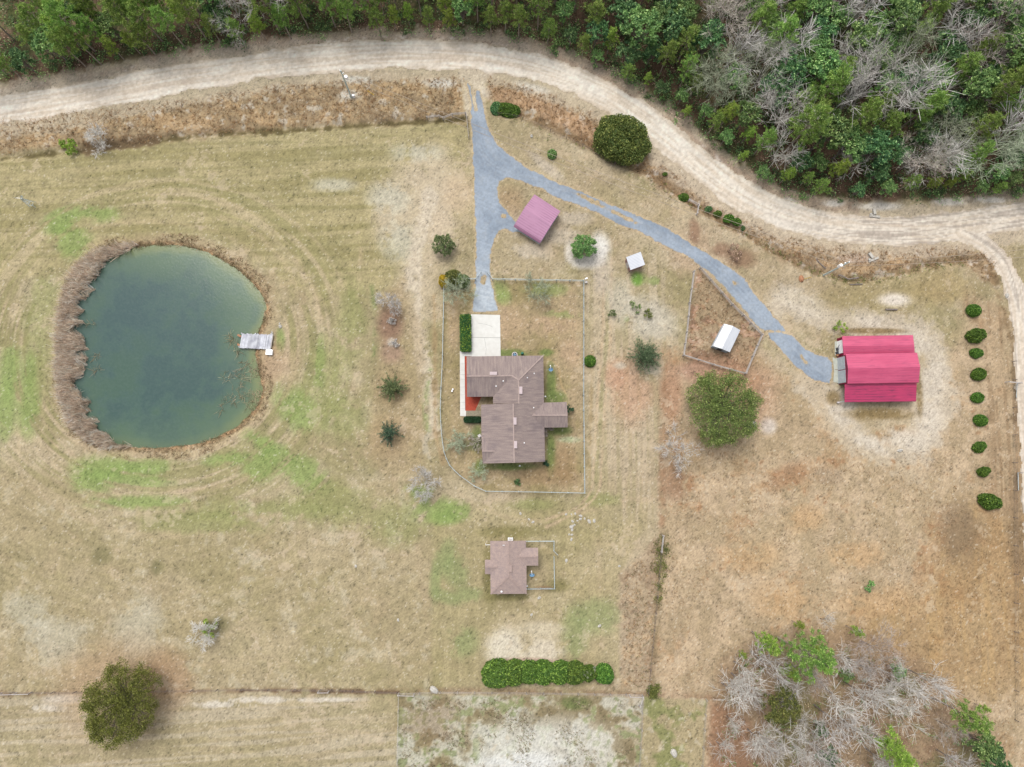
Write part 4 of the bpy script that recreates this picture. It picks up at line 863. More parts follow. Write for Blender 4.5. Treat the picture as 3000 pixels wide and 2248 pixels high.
p5_ = qb(335, 832, .1); simple_item(lambda m_: (m_.bar((p5_[0] - .45, p5_[1] - .15, .14), (p5_[0] + .35, p5_[1] - .2, .14), .06), m_.bar((p5_[0] + .35, p5_[1] - .2, .14), (p5_[0] + .35, p5_[1] + .3, .14), .06)), 'bent_pipe', 'thin bent brown pipe lying on the barn apron', 'pipe', MT['brick'])
# ---- mauve carport shed
qc = lambda x, y, h: P(1470 + x / 5.025, 540 + y / 5.025, h)
ES = 2.2
a, b_, c_, d_ = qc(480, 152, ES), qc(862, 400, ES), qc(585, 833, ES - .0), qc(192, 585, ES - .0); rA, rB = qc(333, 350, ES + .75), qc(727, 603, ES + .75)
cs = thing('metal_shed', 'square mauve pink metal roofed shed standing in the driveway fork', 'shed', d_[:2] + (0,)); CS = cs.location
sw = Vector(d_) - Vector(a); sw.z = 0
roof_slab([[a, rA, rB, b_], [rA, d_, c_, rB], rolled(d_, c_, sw, .5, .42), rolled(a, b_, -sw, .3, .15)], .05, 'roof', MT['maroon'], cs, CS)
wi = inset([a[:2], b_[:2], c_[:2], d_[:2]], .18); wm = MB()
for i, (u, v) in enumerate(((0, 1), (2, 3), (1, 2))):
    p, q = wi[u], wi[v]; wm.prism([(p[0], p[1]), (q[0], q[1]), (q[0] + .02, q[1] + .06), (p[0] + .02, p[1] + .06)], .12 if i == 1 else -.2, ES - .08)
gable_in(wm, b_, c_, rB, a, .22, -.06); gable_in(wm, a, d_, rA, b_, .22, -.06)
wm.build('wall', MT['maroon_wall'], cs, CS)
fm = MB()
for u, v in ((2, 3), (0, 3), (1, 2)):
    p, q = Vector(wi[u] + (.08,)), Vector(wi[v] + (.08,)); o_ = sw.normalized() * .3 if (u, v) == (2, 3) else Vector((0, 0, 0)); fm.bar(p + o_, q + o_, .12, .12)
fm.build('base_rail', MT['galv'], cs, CS)
# ---- white shed in the corral
qd = lambda x, y, h: P(1990 + x / 4.875, 770 + y / 4.875, h)
E4 = 2.1
a, b_, c_, d_ = qd(650, 873, E4), qd(872, 964, E4), qd(722, 1279, E4), qd(484, 1190, E4); rA, rB = qd(768, 905, E4 + .4), qd(606, 1228, E4 + .4)
ws = thing('white_shed', 'long white ribbed metal shed inside the weathered wooden corral', 'shed', d_[:2] + (0,)); WS = ws.location
wv = Vector(a) - Vector(b_); wv.z = 0
roof_slab([[a, d_, rB, rA], [rA, rB, c_, b_], rolled(d_, a, wv, .35, .12)], .05, 'roof', MT['white_rib'], ws, WS)
wi = inset([a[:2], b_[:2], c_[:2], d_[:2]], .12); wm = MB(); wm.prism(wi, -.2, E4 - .06); gable_in(wm, c_, d_, rB, a, .16, -.05); gable_in(wm, a, b_, rA, c_, .16, -.05); wm.build('wall', MT['shed_wall'], ws, WS)
p, q = Vector(wi[3] + (.9,)), Vector(wi[2] + (.9,)); mid = p.lerp(q, .5); opening(ws, 'door', mid, 1.0, 1.8, math.atan2(q.y - p.y, q.x - p.x), MT['dark'], MT['galv'], WS)
# ---- small white roofed shed
a, b_, c_, d_ = qc(2045, 995, 2.5), qc(2110, 1185, 2.3), qc(1895, 1265, 2.0), qc(1832, 1075, 2.2)
ss = thing('garden_shed', 'small white roofed shed with dusty pink walls south of the barn drive', 'shed', c_[:2] + (0,)); SO = ss.location
roof_slab([[a, b_, c_, d_]], .08, 'roof', MT['white_rib'], ss, SO)
wi = inset([a[:2], b_[:2], c_[:2], d_[:2]], .12); wm = MB(); wm.prism(wi, -.2, 1.94); wm.build('wall', MT['pink_wall'], ss, SO)
wm = MB(); wm.poly([(wi[0][0], wi[0][1], 2.38), (wi[1][0], wi[1][1], 2.2), (wi[1][0], wi[1][1], 1.9), (wi[0][0], wi[0][1], 1.9)]); wm.build('eave_panel', MT['pink_wall'], ss, SO)
p, q = Vector(wi[3] + (1,)), Vector(wi[2] + (1,)); opening(ss, 'door', p.lerp(q, .5), .8, 1.8, math.atan2(q.y - p.y, q.x - p.x), MT['trim'], MT['trim'], SO)
# ------------------------------------------------------------------ dock
q7 = lambda x, y, h=0: P(600 + x / 7.896, 920 + y / 7.896, h)
dz = .35; d1, d2, d3, d4 = q7(860, 452, dz), q7(1575, 476, dz), q7(1520, 820, dz), q7(800, 790, dz)
dock = thing('dock', 'weathered grey plank dock on the east bank of the pond', 'dock', d3[:2] + (0,)); DO = dock.location
m_ = MB(); n_ = 30
for i in range(n_):
    t0, t1 = i / n_, (i + .9) / n_; L = lambda u, v, t: (u[0] + (v[0] - u[0]) * t, u[1] + (v[1] - u[1]) * t)
    e = random.uniform(-.06, .06) + (-.12 if i % 7 == 3 else 0); e2 = random.uniform(-.05, .05)
    A0, A1, B0, B1 = L(d1, d2, t0), L(d1, d2, t1), L(d4, d3, t0), L(d4, d3, t1)
    m_.prism([(A0[0], A0[1] + e), (A1[0], A1[1] + e), (B1[0], B1[1] - e2), (B0[0], B0[1] - e2)], dz - .05 + random.uniform(-.012, .012), dz + random.uniform(-.01, .015))
pl = m_.build('planking', MT['dock'], dock, DO)
m_ = MB()
for u, v in ((d1, d2), (d4, d3)): m_.bar((u[0], u[1] * .97 + v[1] * .03 - (.25 if u is d1 else -.25), dz - .14), (v[0], v[1] - (.25 if u is d1 else -.25), dz - .14), .08, .16)
m_.build('joist', MT['dock'], dock, DO)
for c in (q7(870, 455), q7(1195, 462), q7(1550, 470), q7(808, 770), q7(1180, 800)):
    m_ = MB(); m_.bar((c[0], c[1], -1.6), (c[0], c[1], dz + .1), .2, n=8); m_.build('post', MT['dock'], dock, DO)
m_ = MB(); a, b_ = q7(1575, 480, dz + .05), q7(1525, 790, dz + .05); m_.bar(a, b_, .16, .14); m_.build('end_board', MT['wood_fence'], dock, DO)
for (x, y) in ((800, 505), (795, 722)):
    c = q7(x, y, .15); m_ = MB(); m_.box((c[0], c[1], .1), .7, .35, .3, -.5); m_.build('bumper', MT['orange'], dock, DO)
c = q7(1495, 888, .3); m_ = MB(); m_.box((c[0], c[1], .28), 1.12, .94, .5, -.05); m_.box((c[0], c[1], .56), 1.18, 1.0, .06, -.05); tag(m_.build('storage_box', MT['white']), 'square white box beside the shore end of the dock', 'box')
def rock(name, x, y, rx, ry, rz, label, cat='stone', group=None, mat=None, seed=0):
    rr = np.random.default_rng(seed + int(x * 7 + y)); m_ = MB(); m_.dome((0, 0, rz * .25), rx, ry, rz, 9, 6)
    m_.v = [(a * rr.uniform(.8, 1.2), b * rr.uniform(.8, 1.2), c * rr.uniform(.85, 1.15)) for a, b, c in m_.v]
    o = m_.build(name, mat or MT['stone']); p = x if False else P(x, y); o.location = (p[0], p[1], gz(p[0], p[1]) - .03); o.rotation_euler = (0, 0, rr.uniform(0, 3)); return tag(o, label, cat, group)
rock('stone', 600 + 1745 / 7.896, 920 + 290 / 7.896, .42, .3, .3, 'larger pale rock on the bank north east of the dock'); rock('stone', 600 + 1730 / 7.896, 920 + 225 / 7.896, .2, .18, .2, 'smaller pale rock touching a larger one above the dock'); rock('stone', 600 + 1560 / 7.896, 920 + 438 / 7.896, .32, .2, .25, 'white rock at the top shore corner of the dock')
# ------------------------------------------------------------------ utilities round the house
def ac_unit(px, py, h, label, r=.42):
    p = P(px, py, h); t = thing('air_conditioner', label, 'air conditioner', (p[0], p[1], 0)); m_ = MB()
    m_.bar((0, 0, 0), (0, 0, h), 2 * r, n=16); m_.build('casing', MT['trim'], t)
    m_ = MB(); m_.bar((0, 0, h), (0, 0, h + .03), 2 * r * .72, n=16); g_ = m_.build('fan_opening', MT['dark'], t)
    m_ = MB()
    for k in range(4): a = k * math.pi / 2 + .3; m_.bar((0, 0, h + .05), (r * .62 * math.cos(a), r * .62 * math.sin(a), h + .05), .12, .02)
    m_.build('fan_blade', MT['blue'], t); return t
ac_unit(1508, 1039.5, .75, 'round pale air conditioner against the north wall of the house', .52)
q = q8([(695, 210), (812, 210), (812, 270), (695, 270)], .9); t = thing('heat_pump', 'white boxy heat pump against the north eave of the cottage', 'heat pump', (q[0][0], q[3][1], 0)); m_ = MB(); wdt = q[1][0] - q[0][0]; m_.box((wdt / 2, .22, .45), wdt, .5, .86); m_.build('casing', MT['white'], t, None, .03)
m_ = MB(); m_.box((wdt / 2, .22, .9), wdt * .8, .34, .04); m_.build('grille', MT['trim'], t)
p = P(1530.5, 1035.5, .8); m_ = MB(); m_.bar((0, 0, -.05), (0, 0, .75), .52, n=14); m_.dome((0, 0, .75), .26, .26, .22, 14, 4, False); o = m_.build('water_tank', MT['green_tank']); o.location = (p[0], p[1], 0); tag(o, 'small rounded green tank beside the air conditioner', 'tank')
def dish(px, py, label, sc=1.):
    p = P(px, py, .9); t = thing('satellite_dish', label, 'satellite dish', (p[0], p[1], 0)); m_ = MB(); m_.bar((0, 0, -.1), (0, 0, .9), .08, n=8); m_.build('post', MT['galv'], t)
    V_ = []; F_ = []; n_ = 16; tilt = Matrix.Rotation(R(38), 3, 'X')
    m_ = MB(); m_.v.append((0, 0, 0)); 
    for r_, z_ in ((.18, .02), (.36, .09), (.42, .13)):
        for k in range(n_): a = 2 * math.pi * k / n_; m_.v.append((r_ * math.cos(a), r_ * math.sin(a), z_))
    for k in range(n_):
        j = (k + 1) % n_; m_.f.append([0, 1 + k, 1 + j]); m_.f.append([1 + k, 1 + n_ + k, 1 + n_ + j, 1 + j]); m_.f.append([1 + n_ + k, 1 + 2 * n_ + k, 1 + 2 * n_ + j, 1 + n_ + j])
    m_.v = [tuple(tilt @ Vector(v) * sc + Vector((0, -.1, .9))) for v in m_.v]; m_.build('dish', MT['blue'], t)
    m_ = MB(); m_.bar((0, -.1, .95), (-.1, .5, 1.15), .1, .06); m_.box((-.1, .5, 1.17), .14, .2, .14); m_.build('receiver_arm', MT['white'], t); return t
dish(1000 + 1357 / 2.211, 750 + 730 / 2.211, 'blue satellite dish on the lawn east of the house roof'); dish(1400 + 1253 / 7.896, 1550 + 1040 / 7.896, 'blue satellite dish inside the cottage fence', 1.1)
for (x, y, lab) in ((1000 + 1321 / 2.211, 750 + 911 / 2.211, 'white pipe stub by the east wall of the house'), (1000 + 1156 / 2.211, 750 + 1360 / 2.211, 'white pipe stub south of the house roof'), (1000 + 717 / 2.211, 750 + 876 / 2.211, 'lower white pipe stub in the grass west of the path'), (1000 + 722 / 2.211, 750 + 864 / 2.211, 'upper white pipe stub in the grass west of the path'), (1400 + 1137 / 7.896, 1550 + 1320 / 7.896, 'white pipe stub at the cottage east wall')):
    p = P(x, y, .3); m_ = MB(); m_.bar((0, 0, -.1), (0, 0, .3), .22, n=10); m_.bar((0, 0, .3), (0, 0, .36), .3, n=10); o = m_.build('clean_out_pipe', MT['white']); o.location = (p[0], p[1], 0); tag(o, lab, 'pipe')
p = P(1000 + 1585 / 2.211, 750 + 150 / 2.211, 1.); m_ = MB(); m_.bar((0, 0, -.2), (0, 0, 1), .09, n=8); m_.box((.05, .1, 1.05), .5, .22, .25, .4); o = m_.build('meter_box', MT['white']); o.location = (p[0], p[1], 0); tag(o, 'upper white box on a post at the north east yard corner', 'box')
p = P(1000 + 1586 / 2.211, 750 + 170 / 2.211, .4); m_ = MB(); m_.box((0, 0, .25), .34, .34, .55); m_.box((0, 0, .55), .4, .4, .05); o = m_.build('bucket', MT['trim']); o.location = (p[0], p[1], 0); tag(o, 'lower cream tub at the north east yard corner', 'tub')
# ------------------------------------------------------------------ fences
def fence(label, lines, h=1.2, gap=2.6, mat=None, post_r=.09, style='link', name='fence', cat='fence', group=None, heights=(1,)):
    mat = mat or MT['galv']; pts0 = lines[0][0]; t = thing(name, label, cat, (pts0[0], pts0[1], 0), group); O = t.location
    posts = []
    for L in lines:
        rail = MB(); net = MB()
        for (a, b) in zip(L[:-1], L[1:]):
            n_ = max(1, round(math.dist(a[:2], b[:2]) / gap)); 
            for i in range(n_):
                p = (a[0] + (b[0] - a[0]) * i / n_, a[1] + (b[1] - a[1]) * i / n_); q = (a[0] + (b[0] - a[0]) * (i + 1) / n_, a[1] + (b[1] - a[1]) * (i + 1) / n_)
                zp, zq = gz(*p), gz(*q); posts.append((p, zp))
                if style == 'link':
                    rail.bar((p[0], p[1], zp + h), (q[0], q[1], zq + h), .085, n=6)
                    m_ = max(3, int(math.dist(p, q) / .16))
                    for k in range(m_):
                        t0, t1 = k / m_, min(1, (k + 5) / m_)
                        for s in (0, 1):
                            za, zb = (.05, h) if s else (h, .05); e = lambda t_, z_: (p[0] + (q[0] - p[0]) * t_, p[1] + (q[1] - p[1]) * t_, zp + z_)
                            net.bar(e(t0, za), e(t1, zb), .016, n=3)
                elif style == 'board':
                    ang = math.atan2(q[1] - p[1], q[0] - p[0])
                    for k, z in enumerate(heights):
                        j = random.uniform(-.05, .05); rail.bar((p[0], p[1], zp + h * z + j), (q[0], q[1], zq + h * z - j), .06, .15)
                elif style == 'wire':
                    for z in (.3, .6, .95): net.bar((p[0], p[1], zp + h * z), (q[0], q[1], zq + h * z), .03, n=3)
        posts.append((L[-1][:2], gz(L[-1][0], L[-1][1])))
        if rail.v: rail.build('rail', mat, t, O)
        if net.v: net.build('wire_mesh' if style == 'link' else 'wire', mat, t, O)
    seen = set(); proto = {}
    for (p, z) in posts[:98]:
        k = (round(p[0], 1), round(p[1], 1))
        if k in seen: continue
        seen.add(k)
        if 'm' not in proto:
            m_ = MB(); m_.bar((0, 0, -.3), (0, 0, h + .06), post_r * 2, n=8 if style != 'board' else 4); m_.dome((0, 0, h + .06), post_r, post_r, post_r * .7, 8, 3, False); o = m_.build('post', mat, t); proto['m'] = o.data
        else: o = bpy.data.objects.new('post', proto['m']); COL.objects.link(o); o.parent = t
        o.location = Vector((p[0], p[1], z)) - O
    return t
HF = 1.2
c5 = lambda L, h=HF: [P(1000 + a / 2.211, 750 + b / 2.211, h)[:2] for a, b in L]
fence('long chain link fence looping around the large house yard', [c5([(980, 148), (1130, 150), (1572, 157), (1572, 500), (1571, 900), (1574, 1200), (1578, 1537), (1255, 1530), (935, 1525), (860, 1490), (770, 1425), (732, 1390), (700, 1355), (680, 1312), (665, 1270), (655, 1210), (648, 1150), (643, 1070), (640, 990), (642, 920), (645, 850), (651, 740), (655, 640), (657, 510), (660, 400), (664, 200), (655, 140)]), c5([(812, 145), (868, 147)])])
for (L, lab) in (([(868, 147), (886, 122), (905, 102)], 'left leaf of the open chain link gate across the gravel drive'), ([(980, 148), (962, 122), (944, 102)], 'right leaf of the open chain link gate across the gravel drive')):
    fence(lab, [c5(L)], 1.1, 1.3, name='gate', cat='gate', group='gate leaves of the house yard', post_r=.05)
c8 = lambda L, h=1.1: [P(1400 + a / 7.896, 1550 + b / 7.896, h)[:2] for a, b in L]
fence('short chain link fence enclosing the lawn east of the cottage', [c8([(1115, 292), (1440, 290), (1765, 290), (1762, 400), (1762, 515)]), c8([(1763, 655), (1768, 900), (1778, 1388), (1450, 1390), (1130, 1395)])], 1.1, 2.0, post_r=.07)
fence('small chain link gate standing open at the cottage fence', [c8([(1762, 518), (1850, 605)])], 1.1, 1.5, name='gate', cat='gate', post_r=.05)
simple_item(lambda m_: (m_.bar(q8([(175, 336)])[0][:2] + (1.9,), q8([(290, 334)])[0][:2] + (1.9,), .07), m_.bar(q8([(180, 336)])[0][:2] + (-.1,), q8([(180, 336)])[0][:2] + (1.95,), .07)), 'wall_bracket', 'short white pole bracket at the west side of the cottage', 'bracket', MT['white'])
cd = lambda L, h=1.3: [P(1990 + a / 4.875, 770 + b / 4.875, h)[:2] for a, b in L]
fence('weathered grey board corral fence around the white shed', [cd([(222, 112), (190, 360), (160, 560), (145, 750), (120, 980), (75, 1315), (300, 1385), (500, 1450), (750, 1520), (965, 1578), (1065, 1330), (1130, 1180), (1198, 1022)]), cd([(312, 65), (460, 235), (620, 420), (770, 590), (930, 745), (1040, 860), (1198, 1020)])], 1.3, 2.4, MT['wood_fence'], .09, 'board', heights=(.98, .66, .34))
c2 = lambda L, h=1.2: [P(960 + a / 4.809, 190 + b / 4.809, h)[:2] for a, b in L]
fence('pale board fence turning the corner beside the gravel entrance', [c2([(1390, 712), (1565, 695), (1620, 718), (1750, 675), (1940, 660)])], 1.2, 2.0, MT['wood_fence'], .08, 'board', heights=(.98, .6))
fence('metal tube gate swung open along the gravel entrance', [c2([(1948, 665), (1968, 840), (1985, 1000)])], 1.2, 3.4, MT['wood_fence'], .06, 'board', heights=(.98, .75, .5, .25), name='gate', cat='gate')
dq = lambda L, h=1.2: [Dp(a, b, h)[:2] for a, b in L]
fence('pale corner brace fence on the ditch north of the barn drive', [[P(2000 + a / 2.211, b / 2.211, 1.2)[:2] for a, b in [(50, 1287), (112, 1318), (98, 1380)]]], 1.2, 2.2, MT['trim'], .09, 'board', heights=(.98, .5))
fence('wire fence on thin posts around the sandy southern pen', [dq([(856, 1780), (857, 1650), (860, 1502), (950, 1499), (1100, 1500), (1250, 1502), (1390, 1505), (1388, 1580), (1380, 1700), (1378, 1780)])], 1.2, 3.2, MT['wood_fence'], .06, 'wire')
fence('white top board on the left corner of the southern pen', [dq([(859, 1503), (893, 1504)])], 1.25, 2.8, MT['trim'], .07, 'board', group='corner braces of the southern pen')
fence('white top board on the right corner of the southern pen', [dq([(1362, 1506), (1390, 1507), (1383, 1528)])], 1.25, 2.4, MT['trim'], .07, 'board', group='corner braces of the southern pen')
fence('wire fence along the brown strip right of the southern pen', [dq([(1529, 1515), (1524, 1580), (1518, 1700), (1516, 1780)])], 1.2, 3.0, MT['wood_fence'], .06, 'wire')
fence('white end brace of the overgrown fence below the long lane', [dq([(1434, 1158), (1430, 1193)])], 1.3, 3.2, MT['trim'], .08, 'board', heights=(.98, .5))
fence('brown wire fence running down the overgrown strip', [dq([(1430, 1196), (1422, 1290), (1412, 1400), (1402, 1500)])], 1.2, 3.5, MT['brush'] if False else MT['bark'], .06, 'wire')
fence('long wire fence line through weeds at the bottom left', [dq([(-20, 1500), (60, 1500)]), dq([(60, 1500), (300, 1497), (520, 1493), (690, 1494), (712, 1494), (856, 1500)])], 1.1, 4, MT['bark'], .06, 'wire')
fence('white brace board at the far left of the bottom fence line', [dq([(-6, 1502), (60, 1500)], 1.1)], 1.1, 3, MT['trim'], .07, 'board'); fence('short white brace board midway on the bottom fence line', [dq([(686, 1497), (708, 1497)], 1.1)], 1.1, 3, MT['trim'], .07, 'board')
fence('wire fence on dark posts along the ditch north of the entrance drive', [dq([(1075, 240), (1130, 249), (1190, 277), (1260, 309), (1330, 350)])], 1.1, 4, MT['bark'], .05, 'wire')
fence('wire fence on thin posts beside the right edge lane', [dq([(2196, 780), (2197, 820), (2198, 1000), (2200, 1180), (2202, 1560)])], 1.2, 5, MT['bark'], .06, 'wire')
# metal tube gates at the right edge
def tube_gate(a, b, width, label, tilt, sc=1.):
    """galvanised gate leaning over, lying from a to b"""
    t = thing('farm_gate', label, 'gate', (a[0], a[1], 0), 'galvanised farm gates at the right edge'); A_ = Vector((0, 0, .1)); B_ = Vector((b[0] - a[0], b[1] - a[1], .1)); u = (B_ - A_).normalized(); v = Vector((-math.copysign(1, tilt) * math.cos(abs(tilt)), 0, math.sin(abs(tilt))))
    m_ = MB(); m_.bar(A_, B_, .07, n=6); m_.bar(A_ + v * width, B_ + v * width, .07, n=6); m_.bar(A_, A_ + v * width, .07, n=6); m_.bar(B_, B_ + v * width, .07, n=6); m_.build('gate_frame', MT['galv'], t)
    m_ = MB()
    for k in range(1, 6): o_ = v * width * k / 6; m_.bar(A_ + o_, B_ + o_, .055, n=6)
    m_.build('cross_tube', MT['galv'], t); m_ = MB(); m_.bar(A_ + u * .02 - Vector((0, 0, .3)), A_ + u * .02 + Vector((0, 0, 1.4)), .14, n=8); m_.build('post', MT['wood_fence'], t); return t
g1 = lambda x, y: P(2880 + x / 4.1417, 1080 + y / 4.1417, .3)
tube_gate(g1(425, 180), g1(415, 355), 1.15, 'upper galvanised gate next to a brace fence at the right edge', .9); tube_gate(g1(436, 1262), g1(442, 1475), 1.2, 'lower galvanised gate standing alone at the right edge', .9)
fence('white brace fence pointing left from the upper galvanised gate', [[g1(280, 165)[:2], g1(425, 178)[:2]]], 1.3, 3, MT['trim'], .08, 'board', heights=(.98, .5))
# ------------------------------------------------------------------ utility poles and lines
def upole(base, hgt, label, side):
    b = P(*base); t = thing('utility_pole', label, 'utility pole', (b[0], b[1], 0), 'utility poles carrying the line'); m_ = MB(); m_.bar((0, 0, -.3), (0, 0, hgt), .34, n=10); o = m_.build('pole', MT['pole'], t)
    for v in o.data.vertices:
        if v.co.z > 1: v.co.x *= .7; v.co.y *= .7
    m_ = MB(); c = Vector((side * .55, -.1, hgt - 2.2)); m_.bar(c - Vector((0, 0, .4)), c + Vector((0, 0, .5)), .6, n=12); m_.bar((0, 0, hgt - 2.2), c, .12); m_.build('transformer', MT['white'], t)
    m_ = MB(); m_.bar((-.1, 0, hgt - .1), (-.1, 0, hgt + .25), .16, n=8); m_.bar((side * .3, .1, hgt - 1.1), (side * .3, .1, hgt - .7), .18, n=8); m_.bar((0, 0, hgt - 1), (side * .35, .1, hgt - 1), .09); m_.build('insulator', MT['white'], t); return Vector((b[0], b[1], hgt))
T1 = upole((1029.5, 286), 9.6, 'pale utility pole standing on the verge left of the entrance', 1); T2 = upole((2414.7, 806), 9.4, 'pale utility pole standing on the verge north of the barn', -1)
m_ = MB(); b = P(1037, 285); m_.box((b[0], b[1], .4), .4, .3, .8); m_.box((b[0], b[1], .83), .46, .36, .06); tag(m_.build('utility_pedestal', MT['white']), 'small white pedestal at the foot of the left utility pole', 'utility box')
def span(a, b, sag=1.0, r=.05, n_=14):
    m_ = MB(); pr = None
    for i in range(n_ + 1):
        t_ = i / n_; p = Vector(a).lerp(Vector(b), t_); p.z -= sag * 4 * t_ * (1 - t_)
        if pr: m_.bar(pr, p, r, n=4)
        pr = p
    return m_
off = Vector((0, 0, -.2)); L2_ = Vector(P(3060, 725, 9.4)); L0_ = Vector(P(-80, 375, 9.6)); 
MIDP = Vector(P(1530, 470, 8.3))
for (a, b, s, lab) in ((T1 + off, T2 + off, 1.6, 'thin upper power line strung between the two utility poles'), (T1 + Vector((0, -.4, -1.3)), T2 + Vector((0, -.6, -1.5)), 1.9, 'thin lower power line strung between the two utility poles'),
                  (T2 + off, L2_, 1.2, 'thin power line leaving the right edge beyond the barn'), (T2 + Vector((.2, -.3, -1.3)), L2_ + Vector((0, -1.2, -1.3)), 1.2, 'lower power line leaving the right edge beyond the barn')):
    tag(span(a, b, s).build('power_line', MT['wire']), lab, 'power line', 'power lines along the road')
for (a, b, lab) in (((960 + 560 / 4.809, 190 + 365 / 4.809), (960 + 655 / 4.809, 190 + 430 / 4.809), 'yellow guy wire guard lying near the left utility pole'), ((2000 + 782 / 2.211, 750 + 152 / 2.211), (2000 + 835 / 2.211, 750 + 137 / 2.211), 'yellow guy wire guard lying near the right utility pole')):
    simple_item(lambda m_: m_.bar(P(*a, .15), P(*b, .9), .11, n=6), 'guy_wire_guard', lab, 'guy guard', MT['yellow'])
simple_item(lambda m_: (m_.dome(P(2000 + 768 / 2.211, 750 + 148 / 2.211, .12), .5, .7, .35, 10, 5), m_.dome(P(2000 + 772 / 2.211, 750 + 156 / 2.211, .2), .35, .4, .4, 8, 4)), 'dirt_mound', 'small orange heap at the foot of the yellow guard', 'heap', MT['orange'])
# ------------------------------------------------------------------ windmill at the far left
b = P(20 + 1215 / 15.79, 540 + 955 / 15.79); wt = thing('windmill', 'small galvanised lattice windmill standing alone in the north west field', 'windmill', (b[0], b[1], 0)); HWM = 3.4
m_ = MB(); cs4 = [(-.5, -.5), (.5, -.5), (.5, .5), (-.5, .5)]
for x, y in cs4: m_.bar((x, y, -.1), (x * .12, y * .12, HWM), .07)
for z in (.7, 1.5, 2.3):
    k = 1 - .88 * z / HWM
    for i in range(4): a, c = cs4[i], cs4[(i + 1) % 4]; m_.bar((a[0] * k, a[1] * k, z), (c[0] * k, c[1] * k, z), .05)
m_.build('tower', MT['galv'], wt); m_ = MB()
for k in range(10):
    a = 2 * math.pi * k / 10; m_.poly([(.15, .12 * math.cos(a), HWM + .12 * math.sin(a)), (.2, .5 * math.cos(a - .2), HWM + .5 * math.sin(a - .2)), (.12, .5 * math.cos(a + .2), HWM + .5 * math.sin(a + .2))])
m_.build('rotor', MT['galv'], wt); m_ = MB(); m_.bar((.2, 0, HWM), (-.9, .1, HWM), .06); m_.poly([(-.7, .05, HWM - .2), (-1.15, .1, HWM - .25), (-1.15, .1, HWM + .25), (-.7, .05, HWM + .2)]); m_.build('tail_vane', MT['white'], wt)
# ------------------------------------------------------------------ scattered stones and junk
stones = [(1490, 20, .18), (1515, 16, .25), (1498, 65, .3), (1492, 100, .45), (1495, 120, .3), (1493, 152, .25), (1490, 183, .3), (1475, 150, .2), (1550, 30, .35), (1548, 50, .3), (1605, 65, .4), (1637, 62, .35), (1577, 48, .22), (1455, 20, .25), (1215, 52, .25), (1242, 70, .3), (1160, 14, .3), (1530, 62, .2), (1510, 88, .22), (1458, 320, .35), (1280, 562, .35), (1232, 670, .3), (1672, 742, .35), (1800, 355, .25), (94, 355, .3), (368, 705, .28)]
TR_ = sorted(stones[:19], key=lambda q: (q[1], q[0])); WH_ = 'topmost second third fourth fifth sixth seventh eighth ninth tenth eleventh twelfth thirteenth fourteenth fifteenth sixteenth seventeenth eighteenth lowest'.split()
for i, (x, y, s) in enumerate(TR_): rock('stone', 1000 + x / 2.211, 1498 + y / 2.211, s, s * .75, s * .5, '%s pale stone of the loose trail right of the cottage, counted downward' % WH_[i], 'stone', 'stones trailing across the grass')
for (x, y, s), l_ in zip(stones[19:], ('pale stone just right of the open cottage gate', 'pale stone below the cottage fence', 'pale stone above the sandy rectangle', 'pale stone above the right end of the lower hedge', 'pale stone at the top edge of the overgrown strip', 'pale stone far left of the cottage lot', 'pale stone left of the mown cottage lot boundary')):
    rock('stone', 1000 + x / 2.211, 1498 + y / 2.211, s, s * .75, s * .5, l_, 'stone')
rock('stone', 1000 + 600 / 2.211, 1498 + 1155 / 2.211, .9, .6, .4, 'large pale slab on the fence line below the cottage lot'); rock('stone', 1000 + 1232 / 2.211, 883 / 2.211, .35, .28, .3, 'white stone in the grass right of the entrance drive'); rock('stone', 2000 + 1405 / 2.211, 750 + 1260 / 2.211, .5, .3, .3, 'pale stone in the grass below the barn loop')
rock('stone', 2000 + 2100 / 2.211, 750 + 257 / 2.211, .5, .35, .35, 'pale stone on the shoulder of the side road'); rock('stone', 2000 + 440 / 2.211, 750 + 1095 / 2.211, 1.0, .8, .5, 'pale heap at the right foot of the big oak')
rock('stone', 1000 + 2155 / 2.211, 1498 + 1565 / 2.211, .8, .6, .4, 'pale slab in the greenish strip at the bottom edge'); rock('stone', 2000 + 437 / 2.211, 750 + 1088 / 2.211, .5, .4, .9, 'pale stump close to the big oak crown')
def debris(px, py, label):
    p = P(px, py); m_ = MB(); m_.box((0, 0, .25), .5, 1.2, .5, .1); m_.box((.1, -.9, .15), 2.0, .4, .3, -.1); m_.box((-.6, -.6, .3), .4, .6, .3, .6); o = m_.build('concrete_rubble', MT['stone']); o.location = (p[0], p[1], gz(*p[:2])); return tag(o, label, 'rubble')
debris(2000 + 1235 / 2.211, 1375 / 2.211, 'white concrete rubble on the wooded shoulder of the road'); d2_ = debris(2340 + 1650 / 7.896, 720 + 240 / 7.896, 'white concrete rubble on the verge right of the utility pole'); d2_.rotation_euler.z = .5
def log(pts, r, label, name='fallen_log', mat=None):
    m_ = MB(); q = [P(*p, r) for p in pts]
    for a, b in zip(q[:-1], q[1:]): m_.bar(a, b, r * 2, n=7)
    return tag(m_.build(name, mat or MT['bark']), label, 'log')
z3 = lambda L: [(2340 + a / 7.896, 720 + b / 7.896) for a, b in L]
log(z3([(920, 690), (965, 680), (1150, 775), (1390, 740)]), .13, 'bent pale log below the right utility pole'); log(z3([(1180, 900), (1480, 888)]), .1, 'thin straight pale log lying under the bent log'); log(z3([(400, 300), (480, 400), (560, 470), (630, 530)]), .11, 'dead pale branch left of the right utility pole')
log([(2000 + 1315 / 2.211, 750 + 347 / 2.211), (2000 + 1390 / 2.211, 750 + 348 / 2.211)], .16, 'grey post lying below the sandy rectangle', 'post')
